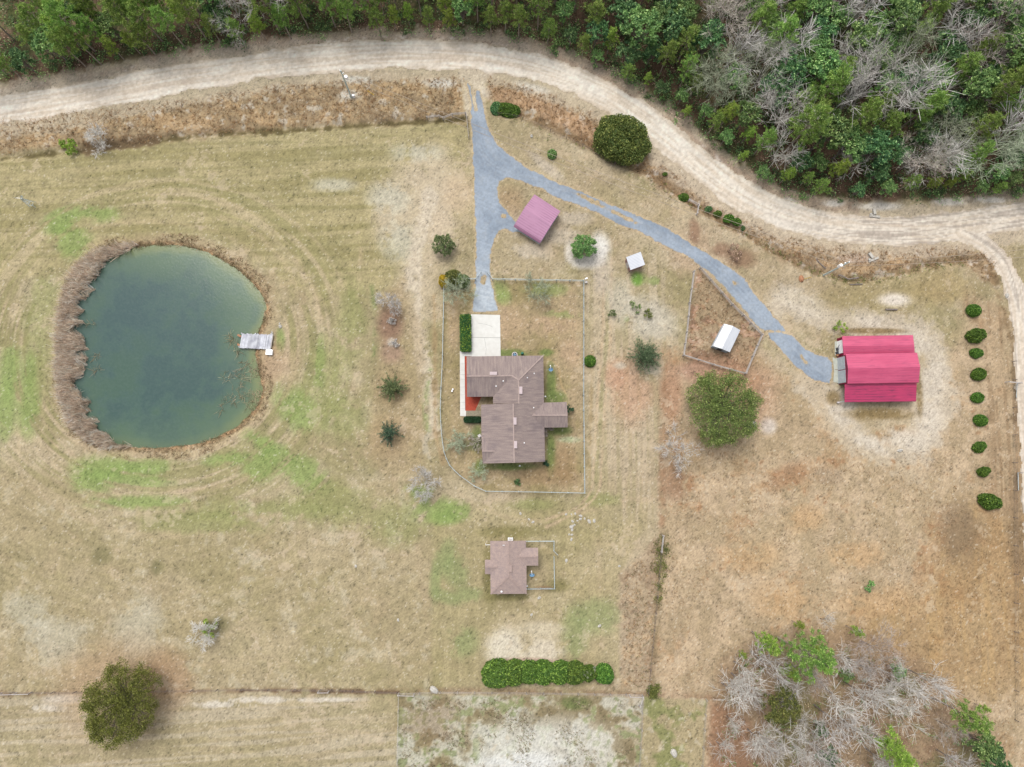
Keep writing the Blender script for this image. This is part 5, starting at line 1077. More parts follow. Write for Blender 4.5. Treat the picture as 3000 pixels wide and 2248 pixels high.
# ------------------------------------------------------------------ vegetation
def blades(rr, P0, Dd, L, W, flat=0.0, taper=.35):
    """long thin quads from P0 along Dd"""
    n_ = len(P0); up = rr.normal(size=(n_, 3)); s = np.cross(Dd, up); s /= np.linalg.norm(s, axis=1)[:, None] + 1e-9
    L = np.broadcast_to(L, n_)[:, None]; W = np.broadcast_to(W, n_)[:, None]
    a = P0 - s * W / 2; b = P0 + s * W / 2; e = P0 + Dd * L; c = e + s * W / 2 * taper; d = e - s * W / 2 * taper
    return np.stack([a, b, c, d], 1).reshape(-1, 3)
def qf(n_): return np.arange(n_ * 4).reshape(-1, 4)
def unit(a): return a / (np.linalg.norm(a, axis=-1, keepdims=True) + 1e-9)
def leaf_quads(rr, C_, S, up=.5):
    """leaf sized quads with mostly upward faces"""
    n_ = len(C_); nn = unit(rr.normal(size=(n_, 3)) + np.array([0, 0, up])); t = unit(np.cross(nn, rr.normal(size=(n_, 3)))); b = np.cross(nn, t)
    S = np.broadcast_to(S, n_)[:, None] / 2; a = rr.uniform(.55, 1, (n_, 1))
    return np.stack([C_ - t * S - b * S * a, C_ + t * S * 1.1, C_ + b * S * a * 1.1, C_ - t * S * .9 + b * S * a * .4], 1).reshape(-1, 3)
def tubes(S, sides=5):
    """tapered tubes from rows (x0,y0,z0,x1,y1,z1,r0,r1)"""
    S = np.asarray(S, float); a = S[:, :3]; b = S[:, 3:6]; d = unit(b - a); up = np.where(np.abs(d[:, 2:3]) > .9, np.array([[1., 0, 0]]), np.array([[0, 0, 1.]]))
    u = unit(np.cross(d, up)); v = np.cross(u, d); V = []
    for e, r_ in ((a, S[:, 6:7]), (b, S[:, 7:8])):
        for k in range(sides):
            t = 2 * math.pi * k / sides; V.append(e + (u * math.cos(t) + v * math.sin(t)) * r_)
    V = np.stack(V, 1); n_ = len(S); o = (np.arange(n_) * sides * 2)[:, None]; F_ = []
    for k in range(sides): j = (k + 1) % sides; F_.append(np.concatenate([o + k, o + j, o + sides + j, o + sides + k], 1))
    return V.reshape(-1, 3), np.stack(F_, 1).reshape(-1, 4)
def stash(name, V, F4, mat, smooth_=False):
    o = mesh_np(name, V, F4, mat=mat, smooth_=smooth_); me = o.data; bpy.data.objects.remove(o); return me
# each kind returns [(part name, mesh), ...]
def g_pine(seed, h=13., cr=2.3, base=.5, mat='pine', dens=1., tw=.072):
    rr = np.random.default_rng(seed); S = []; lean = rr.normal(size=2) * .25; pr = np.array([0, 0, -.3]); r0 = .17 * h / 13
    for i in range(1, 7):
        t = i / 6; q = np.array([lean[0] * t + rr.normal() * .06, lean[1] * t + rr.normal() * .06, h * t]); S.append([*pr, *q, r0 * (1.05 - (i - 1) / 6), r0 * (1.02 - t) + .015]); pr = q
    tr = stash('trunk', *tubes(S, 6), MT['pine_bark'], True)
    S = []; T = []
    n_ = int(34 * dens)
    for i in range(n_):
        f = (i + rr.uniform(0, 1)) / n_; z = h * (base + (1 - base) * f); az = i * 2.4 + rr.normal() * .4; ln = cr * (1 - .72 * max(0, f - .25) / .75) * (.6 + .4 * min(1, f * 3 + .3)) * rr.uniform(.7, 1.12); el = -.05 + f * .7
        d = np.array([math.cos(az) * math.cos(el), math.sin(az) * math.cos(el), math.sin(el)]); p0 = np.array([lean[0] * z / h, lean[1] * z / h, z]); p1 = p0 + d * ln
        S.append([*p0, *p1, .045, .015])
        for k in range(3 + int(ln * 2)):
            t = rr.uniform(.35, 1.05); T.append(p0 + d * ln * t + rr.normal(size=3) * np.array([.28, .28, .14]))
    T.append(np.array([lean[0], lean[1], h + .15])); T = np.array(T)
    nb = int(24); P0 = np.repeat(T, nb, 0); D_ = unit(rr.normal(size=(len(P0), 3)) + np.array([0, 0, .45])); P0 = P0 + rr.normal(size=P0.shape) * .09
    Vb = blades(rr, P0, D_, rr.uniform(.22, .42, len(P0)), tw, taper=.5)
    Vt, Ft = tubes(S, 3)
    return [('trunk', tr), ('crown', stash('crown', Vb, qf(len(P0)), MT[mat])), ('limbs', stash('limbs', Vt, Ft, MT['pine_bark']))]
def g_leafy(seed, rx, ry, rz, zc_, mat, lobes=16, per=260, leaf=.3, trunk=.2, droop=.0, open_=0., cl=.42, gaps=.0, bark='bark', limb=1.):
    """broadleaf crown: lobes of leaf clumps round an uneven ellipsoid, on limbs"""
    rr = np.random.default_rng(seed); Cn = []; S = []
    n_low = max(3, lobes // 4)
    for i in range(lobes):
        low = i < n_low; az = 2 * math.pi * i * .618 + rr.normal() * .25; q_ = .8 + rr.uniform(-.08, .06) if low else math.sqrt((i - n_low + .4) / (lobes - n_low)) * .86
        c = np.array([rx * math.cos(az) * q_, ry * math.sin(az) * q_, zc_ + (-rz * .3 if low else rz * (math.sqrt(max(0, 1 - q_ * q_)) * .85 - .05) * rr.uniform(.8, 1.1))]); Cn.append(c)
        m_ = np.array([c[0] * .35, c[1] * .35, zc_ * .55 + c[2] * .2]); S.append([0, 0, zc_ * .3, *m_, trunk * .5, trunk * .35]); S.append([*m_, *c, trunk * .35, .03])
    Cn = np.array(Cn); sr = min(rx, ry) * cl * 1.0
    SC_ = []
    for c in Cn:      # each lobe is made of smaller clumps
        k = max(3, int(per / 26)); d = unit(rr.normal(size=(k, 3)) + unit(c - np.array([0, 0, zc_ * .6])) * .6 + np.array([0, 0, .35])); SC_.append(c + d * sr * rr.uniform(.45, 1.05, (k, 1)) * np.array([1, 1, .75]))
    SC_ = np.concatenate(SC_); P0 = np.repeat(SC_, 26, 0); P0 = P0 + rr.normal(size=P0.shape) * np.array([1, 1, .8]) * max(.12, sr * .17)
    P0[:, 2] = np.maximum(P0[:, 2], .12)
    tr = stash('trunk', *tubes([[0, 0, -.3, 0, 0, zc_ * .3, trunk * 1.2, trunk * .9]], 8), MT[bark], True)
    out = [('trunk', tr), ('crown', stash('crown', leaf_quads(rr, P0, rr.uniform(.6, 1.25, len(P0)) * leaf, .6), qf(len(P0)), MT[mat]))]
    if limb: out.append(('limbs', stash('limbs', *tubes(S, 5), MT[bark])))
    return out
def g_ball(seed, rx, ry, rz, mat, n_=4200, leaf=.16, lump=.16, dense=.86):
    """clipped or naturally dense round shrub: one lumpy shell of leaves, darker gaps between lumps"""
    rr = np.random.default_rng(seed); d = unit(rr.normal(size=(n_, 3))); d[:, 2] = np.abs(d[:, 2]) * 1.0 - .12; d = unit(d)
    L = unit(rr.normal(size=(26, 3)) + np.array([0, 0, .4])); q = (d @ L.T).max(1); f = 1 + lump * (q - .82) * 3.5
    f = f * rr.uniform(dense, 1.03, n_); P0 = d * f[:, None] * np.array([rx, ry, rz]); P0[:, 2] = np.maximum(P0[:, 2] + rz * .35, .06)
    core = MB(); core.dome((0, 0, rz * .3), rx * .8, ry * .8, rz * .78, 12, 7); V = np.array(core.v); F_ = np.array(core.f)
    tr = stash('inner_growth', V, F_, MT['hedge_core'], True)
    return [('leaves', stash('leaves', leaf_quads(rr, P0, rr.uniform(.6, 1.3, n_) * leaf, .6), qf(n_), MT[mat])), ('inner_growth', tr)]
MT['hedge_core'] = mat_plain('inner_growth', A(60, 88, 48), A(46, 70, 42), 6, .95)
def g_star(seed, r, h, mat, n_=46, leaf=.2, up=.25):
    """conifer like crown of separate spreading sprays"""
    rr = np.random.default_rng(seed); P0 = []; S = []
    for i in range(n_):
        f = (i + .5) / n_; az = i * 2.4 + rr.normal() * .25; ln = r * (1 - .8 * f) * rr.uniform(.8, 1.15) + .15; el = up + f * .9; d = np.array([math.cos(az) * math.cos(el), math.sin(az) * math.cos(el), math.sin(el)]); p0 = np.array([0, 0, h * (.12 + .75 * f)])
        S.append([*p0, *(p0 + d * ln), .05, .015]); k = int(60 * ln / r) + 16; t = rr.uniform(.15, 1, k) ** .8; P0.append(p0 + d * ln * t[:, None] + rr.normal(size=(k, 3)) * .15 * (1.25 - t[:, None]) * r / 2)
    P0 = np.concatenate(P0); D_ = unit(rr.normal(size=P0.shape) + unit(P0 * np.array([1, 1, .2])) * .8)
    V = blades(rr, P0, D_, rr.uniform(.18, .36, len(P0)), leaf * .5, taper=.3)
    return [('trunk', stash('trunk', *tubes([[0, 0, -.2, 0, 0, h * .9, .12, .03]], 7), MT['bark'], True)), ('crown', stash('crown', V, qf(len(P0)), MT[mat])), ('limbs', stash('limbs', *tubes(S, 4), MT['bark']))]
def g_bare(seed, h=11., spread=1., mat='twig', trunk_f=.45, depth=4, wt=.035, ub=.35, r0=.13):
    rr = np.random.default_rng(seed); TS = []; S = []; TW = []
    lean = rr.normal(size=2) * .3; pr = np.array([0, 0, -.3]); hb = h * trunk_f
    for i in range(1, 5):
        t = i / 4; q = np.array([lean[0] * t * .5, lean[1] * t * .5, hb * t]); TS.append([*pr, *q, r0 * (1.1 - (i - 1) * .12), r0 * (1.1 - i * .12)]); pr = q
    def grow(p, d, ln, r_, lv):
        if lv == 0:
            TW.append((p, d, ln)); return
        n_seg = 2; q = p
        for s in range(n_seg):
            d = unit(d + rr.normal(size=3) * .16 + np.array([0, 0, ub * .15])); q2 = q + d * ln / n_seg; S.append([*q, *q2, r_ * (1 - .25 * s), r_ * (.75 - .2 * s)]); q = q2
            for _ in range(2 if s else 1):
                nd = unit(d + rr.normal(size=3) * .62 + np.array([0, 0, ub * .4])); grow(q, nd, ln * rr.uniform(.55, .8), r_ * .5, lv - 1)
        grow(q, unit(d + rr.normal(size=3) * .2), ln * .75, r_ * .55, lv - 1)
    nm = 5 + int(rr.integers(0, 3))
    for k in range(nm):
        az = k * 2 * math.pi / nm + rr.normal() * .3; tilt = rr.uniform(.35, 1.0) * spread; z = hb * rr.uniform(.7, 1); b = np.array([lean[0] * .5 * z / hb, lean[1] * .5 * z / hb, z])
        grow(b, unit(np.array([math.cos(az) * math.sin(tilt), math.sin(az) * math.sin(tilt), math.cos(tilt)])), h * (1 - trunk_f) * .5, r0 * .5, depth - 1)
    grow(pr, np.array([0, 0, 1.]), h * (1 - trunk_f) * .55, r0 * .6, depth - 1)
    TW0 = np.array([t[0] for t in TW]); TD = np.array([t[1] for t in TW]); TL = np.array([t[2] for t in TW])
    k = 3; P0 = np.repeat(TW0, k, 0); D_ = unit(np.repeat(TD, k, 0) + rr.normal(size=P0.shape) * .45); V = blades(rr, P0, D_, np.repeat(TL, k) * rr.uniform(.7, 1.5, len(P0)), wt, taper=.5)
    S = np.array(S); S[:, 6:8] = np.maximum(S[:, 6:8], wt * .45)
    V2, F2 = tubes(S, 3); F_ = np.concatenate([qf(len(P0)), F2 + len(V)])
    return [('trunk', stash('trunk', *tubes(TS, 6), MT['bark'], True)), ('branches', stash('branches', np.concatenate([V, V2]), F_, MT[mat]))]
def put(kind, protos, name, label, cat, x, y, z=None, s=1., rz=None, group=None, sz=None):
    if z is None: z = gz(x, y)
    t = thing(name, label, cat, (x, y, z), group, random.uniform(0, 6.28) if rz is None else rz); t.scale = (s, s, sz or s)
    for pn, me in protos:
        o = bpy.data.objects.new(pn, me); COL.objects.link(o); o.parent = t
    return t
def at(px, py, h=0): return P(px, py, h)[:2]
PI_ = {'pine': [g_pine(100 + i, 13, 2.3 + .3 * (i % 3), .5 + .05 * (i % 2), 'pine') for i in range(5)],
       'pine2': [g_pine(120 + i, 11, 1.9, .45, 'pine2', .9) for i in range(4)],
       'ever': [g_leafy(140 + i, 2.7, 2.5, 2.4, 6.5 - .5 * (i % 2), 'ever' if i % 2 else 'ever2', 18, 210, .32, .16, cl=.36) for i in range(5)],
       'bare': [g_bare(160 + i, 11 + (i % 3), .9 + .2 * (i % 2), 'twig' if i % 2 else 'twig2') for i in range(6)],
       'slim': [g_bare(190 + i, 10.5 + (i % 3), .5, 'white_twig' if i % 3 else 'twig2', .33, 3, .07, .8, .16) for i in range(5)],
       'moss': [g_bare(180 + i, 10, 1., 'moss') for i in range(2)]}
def proj(x, y, z):
    v = Vector((x, y, z - CAMH)); k = -v.dot(zc); return ((v.dot(xc) / k * FPX + 1500) / KD, (1124 - v.dot(yc) / k * FPX) / KD)
MPX = rad_px(0)
# ---- single trees and shrubs of the yard and fields: (kind, pixel x, y of the crown in the 2212 wide view, mid height, ...)
def solo(protos, name, label, cat, x, y, hc, group=None, s=1., rz=None, sz=None):
    p = Dp(x, y, hc); return put(None, protos, name, label, cat, p[0], p[1], None, s, rz, group, sz)
dm = .0845
solo(g_ball(301, 4.1, 3.2, 2.9, 'bigbush', 22000, .26, .75, .72), 'bush', 'huge dense dark bush by the inside of the road bend', 'bush', 1344, 299, 2.0, rz=R(-22))
solo(g_leafy(302, 6.7, 6.4, 3.2, 4.6, 'oak4', 74, 420, .19, .4, cl=.25), 'oak_tree', 'largest spreading olive green oak below the wooden corral', 'tree', 1561, 882, 4.6)
solo(g_leafy(303, 6.0, 7.0, 3.2, 4.2, 'oak3', 90, 420, .17, .4, cl=.24), 'oak_tree', 'big olive brown oak crossing the bottom left fence line', 'tree', 262, 1518, 4.2, rz=R(-25))
solo(g_star(304, 3.5, 4.4, 'cedar', 110, .17, .15), 'cedar_tree', 'round grey green cedar right of the lane and yard', 'tree', 1394, 769, 1.8, sz=.9)
solo(g_star(305, 2.7, 3.4, 'oak2', 80, .15, .1), 'young_tree', 'upper grey green young tree in the bed west of the yard', 'tree', 847, 838, 1.4, rz=1.)
solo(g_star(306, 2.5, 3.8, 'spruce', 44, .17, .05), 'young_tree', 'lower dark star shaped young tree west of the yard', 'tree', 842, 935, 1.4)
solo(g_leafy(307, 1.95, 1.85, 1.3, 1.7, 'oak2', 34, 130, .2, .1, cl=.34), 'young_tree', 'open leafy young tree left of the gravel drive', 'tree', 958, 530, 1.7)
solo(g_leafy(308, 2.1, 2.3, 1.5, 2.0, 'ever2', 44, 190, .18, .14, cl=.32), 'young_tree', 'dark round tree standing in the white sand ring', 'tree', 1261, 534, 2.0)
solo(g_ball(309, 1.0, 1.0, .8, 'box'), 'round_shrub', 'bright round shrub just outside the east yard fence', 'shrub', 1275, 780, .6)
solo(g_ball(310, .8, .8, .7, 'ever2', 2400, .17, .3), 'round_shrub', 'small green shrub in the grass right of the entrance drive', 'shrub', 1193, 332, .6)
solo(g_ball(311, 2.0, 1.2, 1.0, 'box', 5200, .2, .4), 'bush', 'wide green bush at the ditch right of the entrance drive', 'bush', 1097, 234, .8, rz=R(-8)); solo(g_ball(312, 1.1, .9, .8, 'ever', 3000, .2, .4), 'bush', 'smaller dark bush left of a wide one at the ditch', 'bush', 1072, 231, .6)
solo(g_ball(313, 1.5, 1.4, 1.6, 'oak', 4200, .2, .4), 'bush', 'olive bush beside the yellow one at the yard corner', 'bush', 978, 603, 1.2); solo(g_ball(314, .95, 1.1, 1.5, 'yell', 2600, .2, .4), 'bush', 'yellow bush at the north west corner of the yard fence', 'bush', 961, 607, 1.2); solo(g_ball(317, 1.2, 1.2, 1.5, 'oak2', 3000, .2, .4), 'bush', 'grey green bush right of the olive one at the yard corner', 'bush', 997, 605, 1.2)
solo(g_leafy(315, 1.5, 1.3, .9, .9, 'pine2', 12, 120, .24, .06, limb=0), 'bush', 'lone bright green bush in the ditch at the far left', 'bush', 146, 314, .9); solo(g_leafy(316, 1.5, 1.2, .7, 1.0, 'pine2', 10, 70, .22, .06), 'small_tree', 'lime green half of a sparse tree in the south west field', 'tree', 452, 1358, 1.)
for (x, y, r_, lab, mm) in ((845, 652, 1.9, 'silvery bare tree at the top of the bed west of the yard', 'twig2'), (920, 1046, 2.1, 'silvery bare tree outside the curved yard corner', 'twig2'), (1462, 971, 2.8, 'grey bare tree left of the rough field', 'twig'), (1155, 630, 2.2, 'faint bare tree inside the north end of the yard', 'moss'), (985, 633, 2.5, 'greyish bare tree below the yellow corner bush', 'moss'), (213, 300, 1.9, 'pale bare bush beside the lone bright bush in the ditch', 'twig2'), (446, 1366, 1.9, 'pale bare branches of a sparse tree in the south west field', 'twig2'), (994, 952, 1.6, 'low bare shrub south of the dark hedge', 'moss'), (1032, 955, 1.2, 'low bare shrub against the west wall of the house', 'twig'), (1034, 1020, 1.3, 'low bare shrub by the south west house corner', 'moss'), (846, 742, .6, 'tiny bare shrub low in the bed west of the yard', 'twig2'), (846, 692, .55, 'tiny bare shrub high in the bed west of the yard', 'twig2'), (1178, 932, .9, 'small bare shrub in the corner of house and east porch', 'twig')):
    solo(g_bare(int(x * 3 + y), 3.5 * r_ / 2, 1.3, 'white_twig' if mm == 'twig2' or r_ > 2.7 else mm, .16, 4, .045 if r_ > 1.5 else .035, .15, .06), 'bare_tree' if r_ > 1.8 else 'bare_shrub', lab, 'tree' if r_ > 1.8 else 'shrub', x, y, 1.2)
solo(g_leafy(320, .7, .7, .5, .5, 'oak2', 6, 60, .16, .04, limb=0), 'bush', 'small grey green bush west of the middle lane sand', 'bush', 1321, 677, .5); solo(g_leafy(321, 1.2, .8, .5, .5, 'ever2', 7, 60, .16, .04, limb=0), 'bush', 'flat dark bush left of the small yellow green one', 'bush', 1373, 662, .5); solo(g_leafy(322, .85, .75, .6, .6, 'oak', 8, 80, .16, .04, limb=0), 'bush', 'small yellow green bush in the field above the cedar', 'bush', 1401, 678, .5)
solo(g_leafy(323, .7, .8, .8, .8, 'hedge2', 8, 90, .16, .05, limb=0), 'shrub', 'small dark shrub at the end of the east porch', 'shrub', 1229, 885, .8); solo(g_leafy(324, .5, .4, .4, .4, 'hedge2', 6, 60, .14, .04, limb=0), 'shrub', 'tiny dark shrub at the south east house corner', 'shrub', 1128 + 52, 1003, .4); solo(g_leafy(325, .5, .5, .4, .4, 'ever', 6, 50, .14, .04, limb=0), 'shrub', 'tiny dark shrub alone in the south yard', 'shrub', 1118, 1042, .4)
solo(g_leafy(326, .9, .8, .5, .5, 'ever2', 7, 60, .18, .04, limb=0), 'weed_clump', 'dark prickly clump alone in the south east field', 'weed', 1876, 1266, .3); solo(g_leafy(327, 1.0, 1.2, .7, .7, 'pine2', 8, 50, .2, .05, limb=0), 'weed_clump', 'green weedy shrub at the north west barn corner', 'weed', 1815, 706, .6)
# row of round shrubs beside the right lane
RS = [(2856, 909, 1.38, 1.2), (2863, 982, 1.7, 1.25), (2865, 1033.6, 1.15, .95), (2870.6, 1096, 1.4, 1.1), (2867.5, 1164.7, 1.2, .95), (2876, 1231.7, 1.32, 1.1), (2873, 1309.5, 1.2, .95), (2885.6, 1381, 1.15, .95), (2902.3, 1469, 2.0, 1.45)]
ol = ['first', 'second', 'third', 'fourth', 'fifth', 'sixth', 'seventh', 'eighth', 'last and widest']
bx = [g_ball(330 + i, 1., 1., .75, 'box', 3600, .15, .2 + .08 * i, .84) for i in range(4)]
for i, (x, y, rx, ry) in enumerate(RS):
    p = P(x, y, .8); rx *= .92; ry *= .92; t = put(None, bx[(i * 3 + i // 4) % 4], 'round_shrub', '%s dark green shrub from the top in the row right of the barn' % ol[i], 'shrub', p[0], p[1], None, 1, R(-20) if i == 8 else R([4, 8, -10, 12, 0, -6, 16, 9][i]), 'row of shrubs right of the barn'); t.scale = (rx, ry, 1.25 * min(rx, ry))
hb = [g_ball(340 + i, 1., 1., 1.6, 'box', 5200, .17, .35, .8) for i in range(3)]
o2 = ['first', 'second', 'third', 'fourth', 'fifth', 'sixth', 'seventh', 'eighth']
for i, (x, y, rx, ry) in enumerate([(1010, 1060, 2.35, 2.1), (1112, 1050, 2.1, 2.05), (1212, 1050, 1.9, 1.9), (1312, 1048, 1.95, 2.0), (1412, 1048, 1.9, 1.85), (1515, 1050, 1.85, 1.8), (1608, 1055, 1.25, 1.35), (1704, 1058, 1.55, 1.6)]):
    p = P(1000 + x / 2.211, 1498 + y / 2.211, 1.3); lab = '%s bush from the left in the dense green hedge below the cottage' % o2[i]
    if i == 6: lab = 'pale speckled bush second from the right in the lower hedge'
    if i == 7: lab = 'round bush ending the right side of the lower hedge'
    t = put(None, hb[2 if i in (1, 4) else i % 2], 'hedge_bush', lab, 'bush', p[0], p[1], None, 1, None, 'bushes of the hedge below the cottage'); t.scale = (rx * 1.0, rx * .9, 1.15); t.rotation_euler = (0, 0, [.2, 3.3, .1, 2.9, 3.2, .3, 1, 2][i])
p = P(1000 + 1608 / 2.211, 1498 + 1045 / 2.211, 2.2); put(None, g_bare(399, 2.6, 1.4, 'moss', .5, 4, .05, .1, .04), 'bare_shrub', 'pale dry shrub rising between the last two hedge bushes', 'shrub', p[0], p[1])
def g_hedge(seed, wx, wy, h, mat, n_=5200, leaf=.13):
    rr = np.random.default_rng(seed); q = rr.uniform(-1, 1, (n_, 3)); ax = rr.choice(3, n_, p=[.2, .2, .6]); sgn = np.sign(rr.normal(size=n_)); sgn[ax == 2] = 1; q[np.arange(n_), ax] = sgn * rr.uniform(.9, 1.02, n_)
    a = np.abs(q[:, :2]); cr_ = np.maximum(0, a - np.array([1 - .45 / (wx / 2), 1 - .45 / (wy / 2)])) * np.array([wx, wy]) / 2; d = np.linalg.norm(cr_, axis=1); f = np.where(d > .45, .45 / np.maximum(d, 1e-3), 1)
    base = np.array([1 - .45 / (wx / 2), 1 - .45 / (wy / 2)]) * np.array([wx, wy]) / 2; xy = np.where(cr_ > 0, base + cr_ * f[:, None], a * np.array([wx, wy]) / 2) * np.sign(q[:, :2]); z = (q[:, 2] * .5 + .5) * h - np.where(ax == 2, .12 * (np.maximum(a[:, 0], a[:, 1]) ** 6), 0)
    return [('leaves', stash('leaves', leaf_quads(rr, np.stack([xy[:, 0], xy[:, 1], np.maximum(z, .1)], 1) + rr.normal(size=(n_, 3)) * .04, rr.uniform(.7, 1.3, n_) * leaf, .6), qf(n_), MT[mat]))]
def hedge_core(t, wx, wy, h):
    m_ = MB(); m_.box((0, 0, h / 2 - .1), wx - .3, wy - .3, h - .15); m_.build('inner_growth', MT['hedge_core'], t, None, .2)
for (pts, h, lab, mt, nn) in (([(768, 377), (836, 377), (845, 616), (768, 618)], 1.3, 'trimmed flowering hedge left of the concrete parking slab', 'hedge', 5600), ([(792, 1043), (905, 1040), (905, 1078), (794, 1082)], .9, 'trimmed dark hedge below the entry deck of the house', 'hedge2', 2600)):
    q = [P(1000 + a / 2.211, 750 + b / 2.211, h) for a, b in pts]; wx = (q[1][0] + q[2][0] - q[0][0] - q[3][0]) / 2; wy = (q[0][1] + q[1][1] - q[2][1] - q[3][1]) / 2; c = [sum(v[k] for v in q) / 4 for k in (0, 1)]
    t = put(None, g_hedge(350 + nn, wx, wy, h, mt, nn), 'clipped_hedge', lab, 'hedge', c[0], c[1], 0, 1, R(1) if h > 1 else 0); hedge_core(t, wx, wy, h)
# ditch bushes along the north east fence
bp = [g_ball(360 + i, 1.1, .9, .75, 'ever' if i else 'box', 2600, .19, .5, .75) for i in range(2)]
for (x, y, s, lab) in ((1478, 424, .95, 'dark bush left of the pale corner brace by the ditch'), (1505 + 28, 450, .7, 'first small bush right of the pale corner brace'), (1552, 460, .75, 'second small bush right of the pale corner brace'), (1576, 472, 1.0, 'widest ditch bush right of the pale corner brace'), (1592, 478, .9, 'ditch bush touching the widest one on its right'), (1607, 491, .5, 'smallest ditch bush at the right end of the clump'), (1438, 375, .45, 'tiny dark shrub in the ditch below the huge bush'), (1588, 546, .0, '')):
    if s == 0: solo(g_leafy(368, 1.6, 1.2, .6, .6, 'brush', 10, 60, .18, .05, limb=0), 'brush_clump', 'brown dry brush beside the bend of the barn drive', 'brush', x, y, .5); continue
    solo(bp[int(x) % 2], 'ditch_bush', lab, 'bush', x, y, .5, 'bushes along the ditch' , s * .8)
# ---- woods
ORD = 'first second third fourth fifth sixth seventh eighth ninth tenth eleventh twelfth thirteenth fourteenth fifteenth sixteenth seventeenth eighteenth nineteenth twentieth'.split() + ['twenty-' + k for k in 'first second third fourth fifth sixth seventh eighth ninth'.split()] + ['thirtieth'] + ['thirty-' + k for k in 'first second third fourth fifth sixth seventh eighth ninth'.split()] + ['fortieth'] + ['forty-' + k for k in 'first second third fourth fifth sixth seventh eighth ninth'.split()]
KIND = {'pine': ('pine_tree', 'pine tree'), 'pine2': ('young_pine', 'lime pine'), 'ever': ('evergreen_tree', 'dark evergreen'), 'slim': ('slender_bare_tree', 'slender bare tree'), 'bare': ('bare_tree', 'bare grey tree'), 'moss': ('mossy_tree', 'pale mossy tree')}
rw = np.random.default_rng(11)
def poisson(poly, n_try, dfun, bounds):
    P_ = []; R_ = []
    xs_ = rw.uniform(bounds[0], bounds[2], n_try); ys_ = rw.uniform(bounds[1], bounds[3], n_try); sdv = sdist(poly, xs_, ys_)
    for x, y, d in zip(xs_, ys_, sdv):
        if d > -.3: continue
        r_ = dfun(x, y, -d)
        if r_ is None: continue
        if P_:
            a = np.array(P_); rr_ = np.array(R_)
            if (np.hypot(a[:, 0] - x, a[:, 1] - y) < (rr_ + r_) / 2).any(): continue
        P_.append((x, y)); R_.append(r_)
    return P_
def wood_r(x, y, d):
    u, v = proj(x, y, 6)
    if u < -60 or u > 2270 or v < -75: return None
    if u < 430 and d > 9 + 2 * math.sin(x * .3): return 9.0 if v < 60 else 4
    return 2.6 if u < 1150 else (2.7 if d < 6 else 3.5)
W_ = poisson(WOODS, 26000, wood_r, (-105, 20, 110, 95)); recs = []
for (x, y) in W_:
    u, v = proj(x, y, 6); d = -float(sdist(WOODS, np.array([x]), np.array([y]))[0]); q = rw.uniform(); nz = float(fbm(np.array([x]), np.array([y]), 11, 2, 300)[0])
    if u < 1150: k = 'pine' if q < .62 else ('pine2' if q < .86 else ('ever' if q < .95 else 'bare'))
    elif d < 4: k = 'pine' if q < .25 else ('pine2' if q < .6 else ('ever' if q < .93 else 'moss'))
    else: k = ('slim' if rw.uniform() < .55 else 'bare') if q < (.26 if u > 1800 else (.15 if u > 1450 else .05)) + (nz - .5) * .35 else ('pine' if q < .5 else ('moss' if q > .95 else 'ever'))
    s = rw.uniform(.8, 1.15)
    if u < 1150: s *= 1.0 if d > 2 else .75
    elif d < 3: s *= .55
    elif d < 6: s *= .78
    else: s *= 1.1
    recs.append([x, y, k, s, d])
cop = poisson(COPSE, 3000, lambda x, y, d: None if proj(x, y, 5)[1] > 1730 else 3.5 + .9 * (proj(x, y, 5)[0] < 1700), (25, -70, 80, -5))
cfix = [(545, 850, 'pine2', 1.0, 7), (740, 900, 'pine', 1.35, 8), (320 + 330, 1270, 'oak', 1.0, 6), (1330, 1510, 'pine2', 1.45, 8), (1800, 1315, 'pine', 1.1, 8), (380, 922, 'pine2', .4, 2), (1108, 768, 'pine2', .5, 3), (752, 735, 'pine2', .45, 3), (1912, 1256, 'pine2', .4, 1), (880, 890, 'pine2', .55, 6), (690, 1040, 'pine2', .8, 6), (950, 1600, 'ever', .7, 5), (1900, 1480, 'ever', .9, 5), (2000, 1600, 'ever', .9, 6), (1060, 1060, 'ever', .45, 3), (1380, 1030, 'ever', .5, 3), (900, 1420, 'ever', .5, 3), (410, 1040, 'slim', .7, 6), (340, 1200, 'slim', .85, 7), (490, 1230, 'slim', .6, 5), (280, 1570, 'slim', .6, 5), (900, 1040, 'slim', .75, 6), (1010, 960, 'slim', .6, 5), (940, 720, 'slim', .42, 3), (590, 1540, 'slim', .95, 7), (500, 1500, 'slim', .7, 6)]
crecs = []
for (x, y, k, s, h_) in cfix:
    p = P(2000 + x / 2.211, 1498 + y / 2.211, h_); crecs.append([p[0], p[1], k, s, 3])
oakp = g_leafy(370, 3.1, 3.4, 2.2, 5, 'oak', 24, 260, .24, .2, cl=.34)
for (x, y) in cop:
    if any(math.hypot(c[0] - x, c[1] - y) < 1.8 * c[3] + .8 for c in crecs[:len(cfix)]): continue
    u, v = proj(x, y, 5)
    if rw.uniform() < .1: continue
    crecs.append([x, y, 'slim' if rw.uniform() < .82 else 'bare', rw.uniform(.6, .95) * (.75 if v < 1400 or u < 1600 else 1), 3])
cols = [(250, 'in the top left corner'), (520, 'above the pond'), (850, 'above the left utility pole'), (1150, 'above the driveway entrance'), (1450, 'above the huge dark bush'), (1750, 'above the road bend'), (2000, 'above the barn'), (9999, 'in the top right corner')]
cells = {}
for i, r_ in enumerate(recs):
    u, v = proj(r_[0], r_[1], 7); c = next(t for lim, t in cols if u < lim); row = 'front row' if r_[4] < 3.5 else ('middle rows' if r_[4] < 11 else ('back rows' if r_[4] < 20 else 'deepest rows')); cells.setdefault((c, row, r_[2]), []).append((u, i))
lab = {}
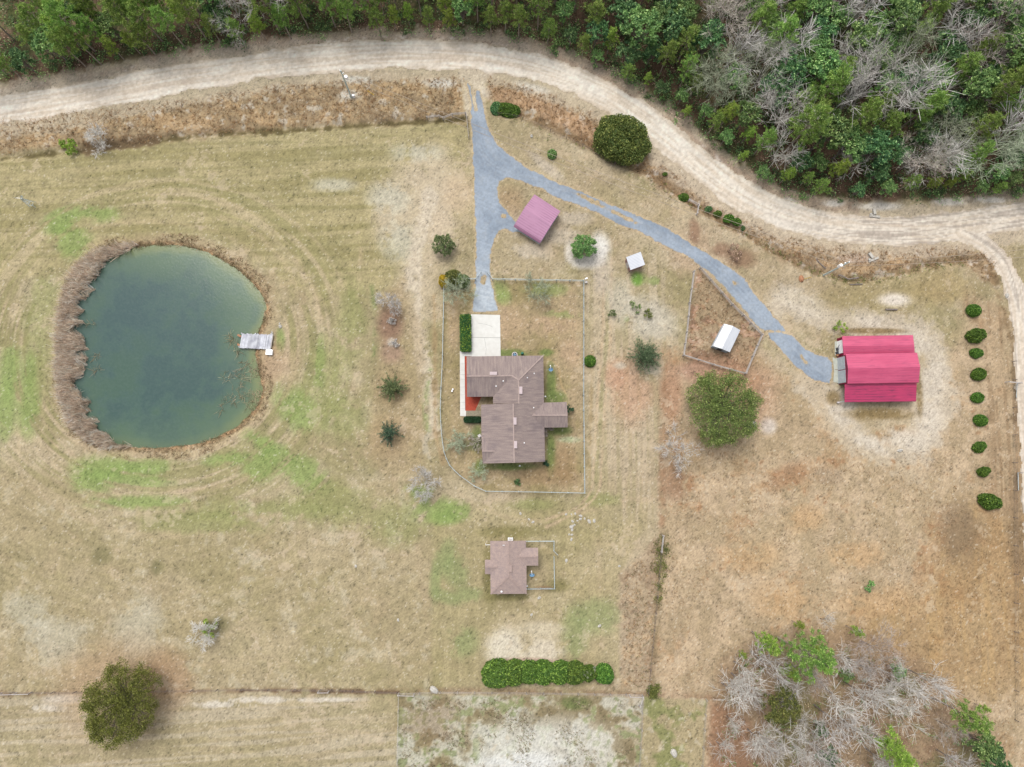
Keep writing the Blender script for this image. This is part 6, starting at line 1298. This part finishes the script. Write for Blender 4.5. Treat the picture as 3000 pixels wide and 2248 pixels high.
for (c, row, k), L in cells.items():
    for n_, (u, i) in enumerate(sorted(L)): lab[i] = '%s %s from left, %s of woods %s' % (ORD[min(n_, len(ORD) - 1)], KIND[k][1], row, c)
nk = {}
def plant(x, y, k, s, label, group):
    nk[k] = nk.get(k, 0) + 1
    if k == 'oak': return put(None, oakp, 'oak_tree', label, 'tree', x, y, None, s, None, group)
    t = put(None, PI_[k][nk[k] % len(PI_[k])], KIND[k][0], label, 'tree', x, y, None, s, None, group, s * rw.uniform(.85, 1.12)); return t
for i, r_ in enumerate(recs): plant(r_[0], r_[1], r_[2], r_[3], lab[i], {'pine': 'pines of the top woods', 'pine2': 'young pines of the top woods', 'ever': 'evergreens of the top woods', 'bare': 'bare trees of the top woods', 'slim': 'slender bare trees of the top woods', 'moss': 'mossy trees of the top woods'}[r_[2]])
cells = {}
for i, r_ in enumerate(crecs):
    u, v = proj(r_[0], r_[1], 6); c = 'left' if u < 1720 else ('middle' if u < 1920 else 'right'); row = 'top' if v < 1440 else ('upper' if v < 1520 else ('lower' if v < 1600 else 'bottom')); cells.setdefault((c, row, r_[2]), []).append((u, i))
KIND['oak'] = ('oak_tree', 'olive oak')
for (c, row, k), L in cells.items():
    for n_, (u, i) in enumerate(sorted(L)):
        r_ = crecs[i]; plant(r_[0], r_[1], k, r_[3], '%s %s from the left in the %s %s of the lower right copse' % (ORD[n_], KIND[k][1], row, c), {'bare': 'bare trees of the lower right copse', 'slim': 'slender bare trees of the lower right copse'}.get(k, 'green trees of the lower right copse'))
# ---- low growth: nobody could count it
def leafmass(name, label, pts, per, spread, hgt, leaf, mat, seed):
    rr = np.random.default_rng(seed); pts = np.array(pts); sc = rr.uniform(.5, 1.3, len(pts)); P0 = np.repeat(pts, per, 0); s = np.repeat(sc, per)[:, None]; z = GH(pts[:, 0], pts[:, 1])
    o_ = rr.normal(size=(len(P0), 3)) * np.array([spread, spread, hgt * .4]) * s; V = np.concatenate([P0 + o_[:, :2], (np.repeat(z, per) + np.abs(o_[:, 2] + hgt * .5 * s[:, 0]))[:, None]], 1)
    o = mesh_np(name, leaf_quads(rr, V, rr.uniform(.6, 1.3, len(V)) * leaf, .5), qf(len(V)), mat=MT[mat]); return tag(o, label, kind='stuff', cat='undergrowth')
def inpoly(poly, n_, dmax=-.3, jit=0, near=None):
    a = np.array(poly); x = rw.uniform(a[:, 0].min(), a[:, 0].max(), n_ * 6); y = rw.uniform(a[:, 1].min(), a[:, 1].max(), n_ * 6); d = sdist(poly, x, y) + (fbm(x, y, 3, 2, 310) - .5) * jit; m_ = d < dmax
    if near is not None: m_ &= d > -near
    return np.stack([x[m_], y[m_]], 1)[:n_]
wv_ = [p for p in WOODS if p[1] < 200]; WB = DP([(-60, 198), (100, 165), (250, 137), (400, 117), (520, 102), (700, 84), (850, 76), (1000, 78), (1110, 88), (1200, 112), (1300, 158), (1400, 215), (1480, 270), (1560, 332), (1620, 385), (1700, 420), (1850, 436), (2000, 432), (2260, 424), (2260, -60), (-60, -60)])
leafmass('dark_undergrowth', 'dark green bushes crowding the floor of the top woods', inpoly(WB, 1500, -.6, 3), 46, .55, 1.5, .26, 'ever', 401)
leafmass('pale_undergrowth', 'mid green brush filling gaps in the top woods', inpoly(WB, 800, -.3, 3), 40, .5, 1.3, .26, 'ever2', 402)
leafmass('edge_brush', 'low green brush along the road edge of the woods', inpoly(WB, 320, .1, 3, 4.5), 44, .5, 1.2, .24, 'ever2', 403)
leafmass('dry_brush', 'brown dry brush between the trees of the woods', inpoly(WB, 800, -.2, 3), 36, .5, .9, .2, 'brush', 404)
leafmass('copse_brush', 'brown low brush under the lower right copse', inpoly(COPSE, 200, .2, 4), 26, .5, .5, .16, 'brush', 405)
leafmass('copse_undergrowth', 'green low bushes inside the lower right copse', inpoly(COPSE, 130, -1, 3), 34, .45, .8, .2, 'ever2', 406)
def tufts(name, label, pts, nb, L, W, cols_, seed, up=.8, lean=(0, 0), cat='grass', z0=None):
    rr = np.random.default_rng(seed); pts = np.asarray(pts); n_ = len(pts); P0 = np.repeat(pts, nb, 0) + rr.normal(size=(n_ * nb, 2)) * L * .12; z = np.repeat(GH(pts[:, 0], pts[:, 1]) if z0 is None else np.full(n_, z0), nb)
    D_ = unit(rr.normal(size=(n_ * nb, 3)) * np.array([1, 1, .3]) + np.array([lean[0], lean[1], up])); D_[:, 2] = np.abs(D_[:, 2]); s = np.repeat(rr.uniform(.6, 1.4, n_), nb)
    V = blades(rr, np.concatenate([P0, z[:, None]], 1), D_, s * L * rr.uniform(.7, 1.2, n_ * nb), W, taper=.4); c = np.array(cols_, float)[rr.integers(0, len(cols_), n_)]; c = np.repeat(c, nb, 0) * rr.uniform(.82, 1.15, (n_ * nb, 1))
    o = mesh_np(name, V, qf(n_ * nb), mat=MT['blade'], col=np.repeat(np.clip(lin(np.clip(c, 10, 250)) / KL, .004, .8), 4, 0)); return tag(o, label, cat, kind='stuff')
REED = [(250, 232, 214), (240, 220, 200), (228, 208, 188), (253, 242, 228), (200, 182, 162)]
# reeds on the west side of the pond
pn = 16000; a = np.array(POND); x = rw.uniform(a[:, 0].min() - 1, Dp(330, 0)[0], pn * 3); y = rw.uniform(a[:, 1].min(), a[:, 1].max(), pn * 3); d = sdist(POND, x, y)
U = np.array([proj(i, j, 0) for i, j in zip(x, y)]); band = 2.7 * sstep(300, 215, U[:, 0]) * np.where(U[:, 1] > 900, sstep(262, 215, U[:, 0]), 1) * (.5 + 1.0 * fbm(x, y, 2.6, 3, 320)) * (.85 + .5 * (vn(y * 0, y / .8, 321) > .66))
mk = (d < .4) & (d > -band); q = np.stack([x, y], 1)[mk][:2300]; rr = np.random.default_rng(410); nb = 8; n_ = len(q); ln_ = unit(np.concatenate([rr.normal(size=(n_, 2)) * .45 + np.array([-.55, .05]), np.full((n_, 1), 1.0)], 1)); D_ = unit(np.repeat(ln_, nb, 0) + rr.normal(size=(n_ * nb, 3)) * .16)
P0 = np.repeat(q, nb, 0) + rr.normal(size=(n_ * nb, 2)) * .12; V = blades(rr, np.concatenate([P0, np.full((n_ * nb, 1), -.35)], 1), D_, np.repeat(rr.uniform(1.2, 2.5, n_), nb) * rr.uniform(.7, 1.1, n_ * nb), .085, taper=.3)
c = np.repeat(np.array(REED, float)[rr.integers(0, len(REED), n_)], nb, 0) * rr.uniform(.85, 1.1, (n_ * nb, 1)); o = mesh_np('reed_bed', V, qf(n_ * nb), mat=MT['blade'], col=np.repeat(np.clip(lin(np.clip(c, 10, 255)) / KL * 1.5, .004, .8), 4, 0)); tag(o, 'tall tan dead reeds standing in the west side of the pond', 'reeds', kind='stuff')
mk = (d > -.5) & (d < 1.3); tufts('bank_weeds', 'brown weeds fringing the left pond bank', np.stack([x, y], 1)[mk][:500], 6, .6, .06, [(186, 160, 128), (140, 122, 90), (206, 172, 138)], 411)
xx = rw.uniform(a[:, 0].min() - 2, a[:, 0].max() + 2, 24000); yy = rw.uniform(a[:, 1].min() - 2, a[:, 1].max() + 2, 24000); dd = sdist(POND, xx, yy); mk = (dd > -.15) & (dd < 1.0 + 1.2 * (vn(xx / 3, yy / 3, 322) > .6))
tufts('bank_grass', 'dry brown grass ringing the pond edge', np.stack([xx, yy], 1)[mk][:1500], 6, .45, .05, [(232, 204, 170), (208, 180, 146), (240, 212, 178), (166, 152, 116)], 412)
st = []
for (u, v, n_, sp) in ((500, 735, 9, 10), (512, 762, 6, 12), (530, 790, 8, 16), (486, 812, 5, 10), (520, 820, 9, 20), (545, 800, 10, 14), (520, 850, 14, 20), (540, 868, 12, 16), (500, 862, 6, 20), (478, 880, 4, 8), (205, 770, 4, 6), (206, 798, 4, 6), (200, 700, 4, 6), (560, 850, 8, 8)):
    for _ in range(n_): st.append(Dp(u + rw.normal() * sp * .6, v + rw.normal() * sp * .5)[:2])
st = np.array(st); o = tufts('pond_stalks', 'loose dead stalks poking out of the water near the dock', st, 5, 1.1, .07, [(222, 208, 172), (236, 212, 182), (196, 180, 146)], 413, .45, cat='reeds', z0=-.33)
VERGE = [DP([(-60, 262), (300, 232), (600, 184), (800, 165), (1000, 165), (1006, 252), (760, 268), (330, 300), (-60, 340)]), DP([(1050, 165), (1200, 208), (1320, 270), (1440, 367), (1560, 452), (1690, 515), (1900, 541), (2080, 530), (2150, 565), (2160, 620), (2080, 572), (1990, 582), (1900, 606), (1830, 604), (1720, 572), (1600, 510), (1480, 440), (1400, 385), (1330, 350), (1180, 275), (1080, 245)])]
DRY = [(222, 180, 136), (208, 168, 128), (230, 196, 152), (184, 152, 122), (158, 136, 104), (236, 190, 138)]
tufts('verge_grass', 'tall orange brown dead grass on the left road verge', inpoly(VERGE[0], 2600, -.2, 2), 5, .5, .05, DRY, 420); tufts('verge_grass', 'tall orange brown dead grass on the right road verge', inpoly(VERGE[1], 3000, -.2, 2), 5, .5, .05, DRY, 421)
SEF = DP([(1440, 800), (1640, 960), (1850, 1000), (2060, 960), (2200, 1000), (2260, 1700), (1540, 1700), (1412, 1480), (1410, 1300), (1438, 1130)]); q = inpoly(SEF, 16000); f = fbm(q[:, 0], q[:, 1], 4, 3, 330); 
tufts('field_grass', 'tan and rusty rough grass of the south east field', q[f > .52][:5000], 4, .26, .045, [(228, 194, 152), (222, 184, 140), (234, 206, 168), (204, 166, 124)], 422); tufts('field_grass', 'scattered darker weeds of the south east field', q[f < .36][:500], 5, .26, .05, [(184, 154, 120), (166, 140, 106), (200, 160, 118)], 423)
CORR = DP([(1506, 590), (1520, 584), (1648, 722), (1612, 803), (1482, 764)]); tufts('corral_weeds', 'brown weeds growing inside the corral', inpoly(CORR, 420), 5, .4, .05, [(186, 154, 124), (208, 164, 126), (164, 146, 108), (222, 188, 154)], 424)
PEN = DP([(862, 1508), (1386, 1508), (1378, 1720), (858, 1720)]); q = inpoly(PEN, 6000); f = fbm(q[:, 0], q[:, 1], 3, 3, 331); tufts('pen_weeds', 'brown and green weed clumps in the sandy southern pen', q[f < .45], 6, .26, .045, [(206, 184, 156), (178, 184, 134), (216, 198, 166), (180, 166, 140)], 425)
STR = DP([(1342, 1250), (1400, 1190), (1436, 1150), (1424, 1320), (1410, 1490), (1342, 1485)]); tufts('strip_grass', 'dry brown and green grass of the overgrown strip', inpoly(STR, 500), 5, .4, .05, [(222, 184, 138), (190, 160, 130), (232, 198, 156), (150, 152, 104)], 426)
q = np.concatenate([inpoly(DP([(1412, 1160), (1450, 1150), (1444, 1230), (1432, 1310), (1408, 1300)]), 70), inpoly(DP([(1392, 1475), (1430, 1475), (1420, 1510), (1400, 1510)]), 60)]); leafmass('lane_weeds', 'green weeds around the overgrown fence', q, 30, .3, .5, .16, 'oak', 427)
line = DP([(1075, 242), (1330, 350), (1480, 432), (1640, 524), (1740, 580), (1830, 606), (1900, 604), (1990, 579), (2080, 566)]); q = []
for a_, b_ in zip(line[:-1], line[1:]):
    for t_ in np.linspace(0, 1, 16): q.append((a_[0] + (b_[0] - a_[0]) * t_ + rw.normal() * .5, a_[1] + (b_[1] - a_[1]) * t_ + rw.normal() * .4))
leafmass('ditch_weeds', 'olive and brown weeds lining the north east ditch', q, 22, .3, .4, .15, 'oak', 428)
print('trees', len(recs), len(crecs), nk)
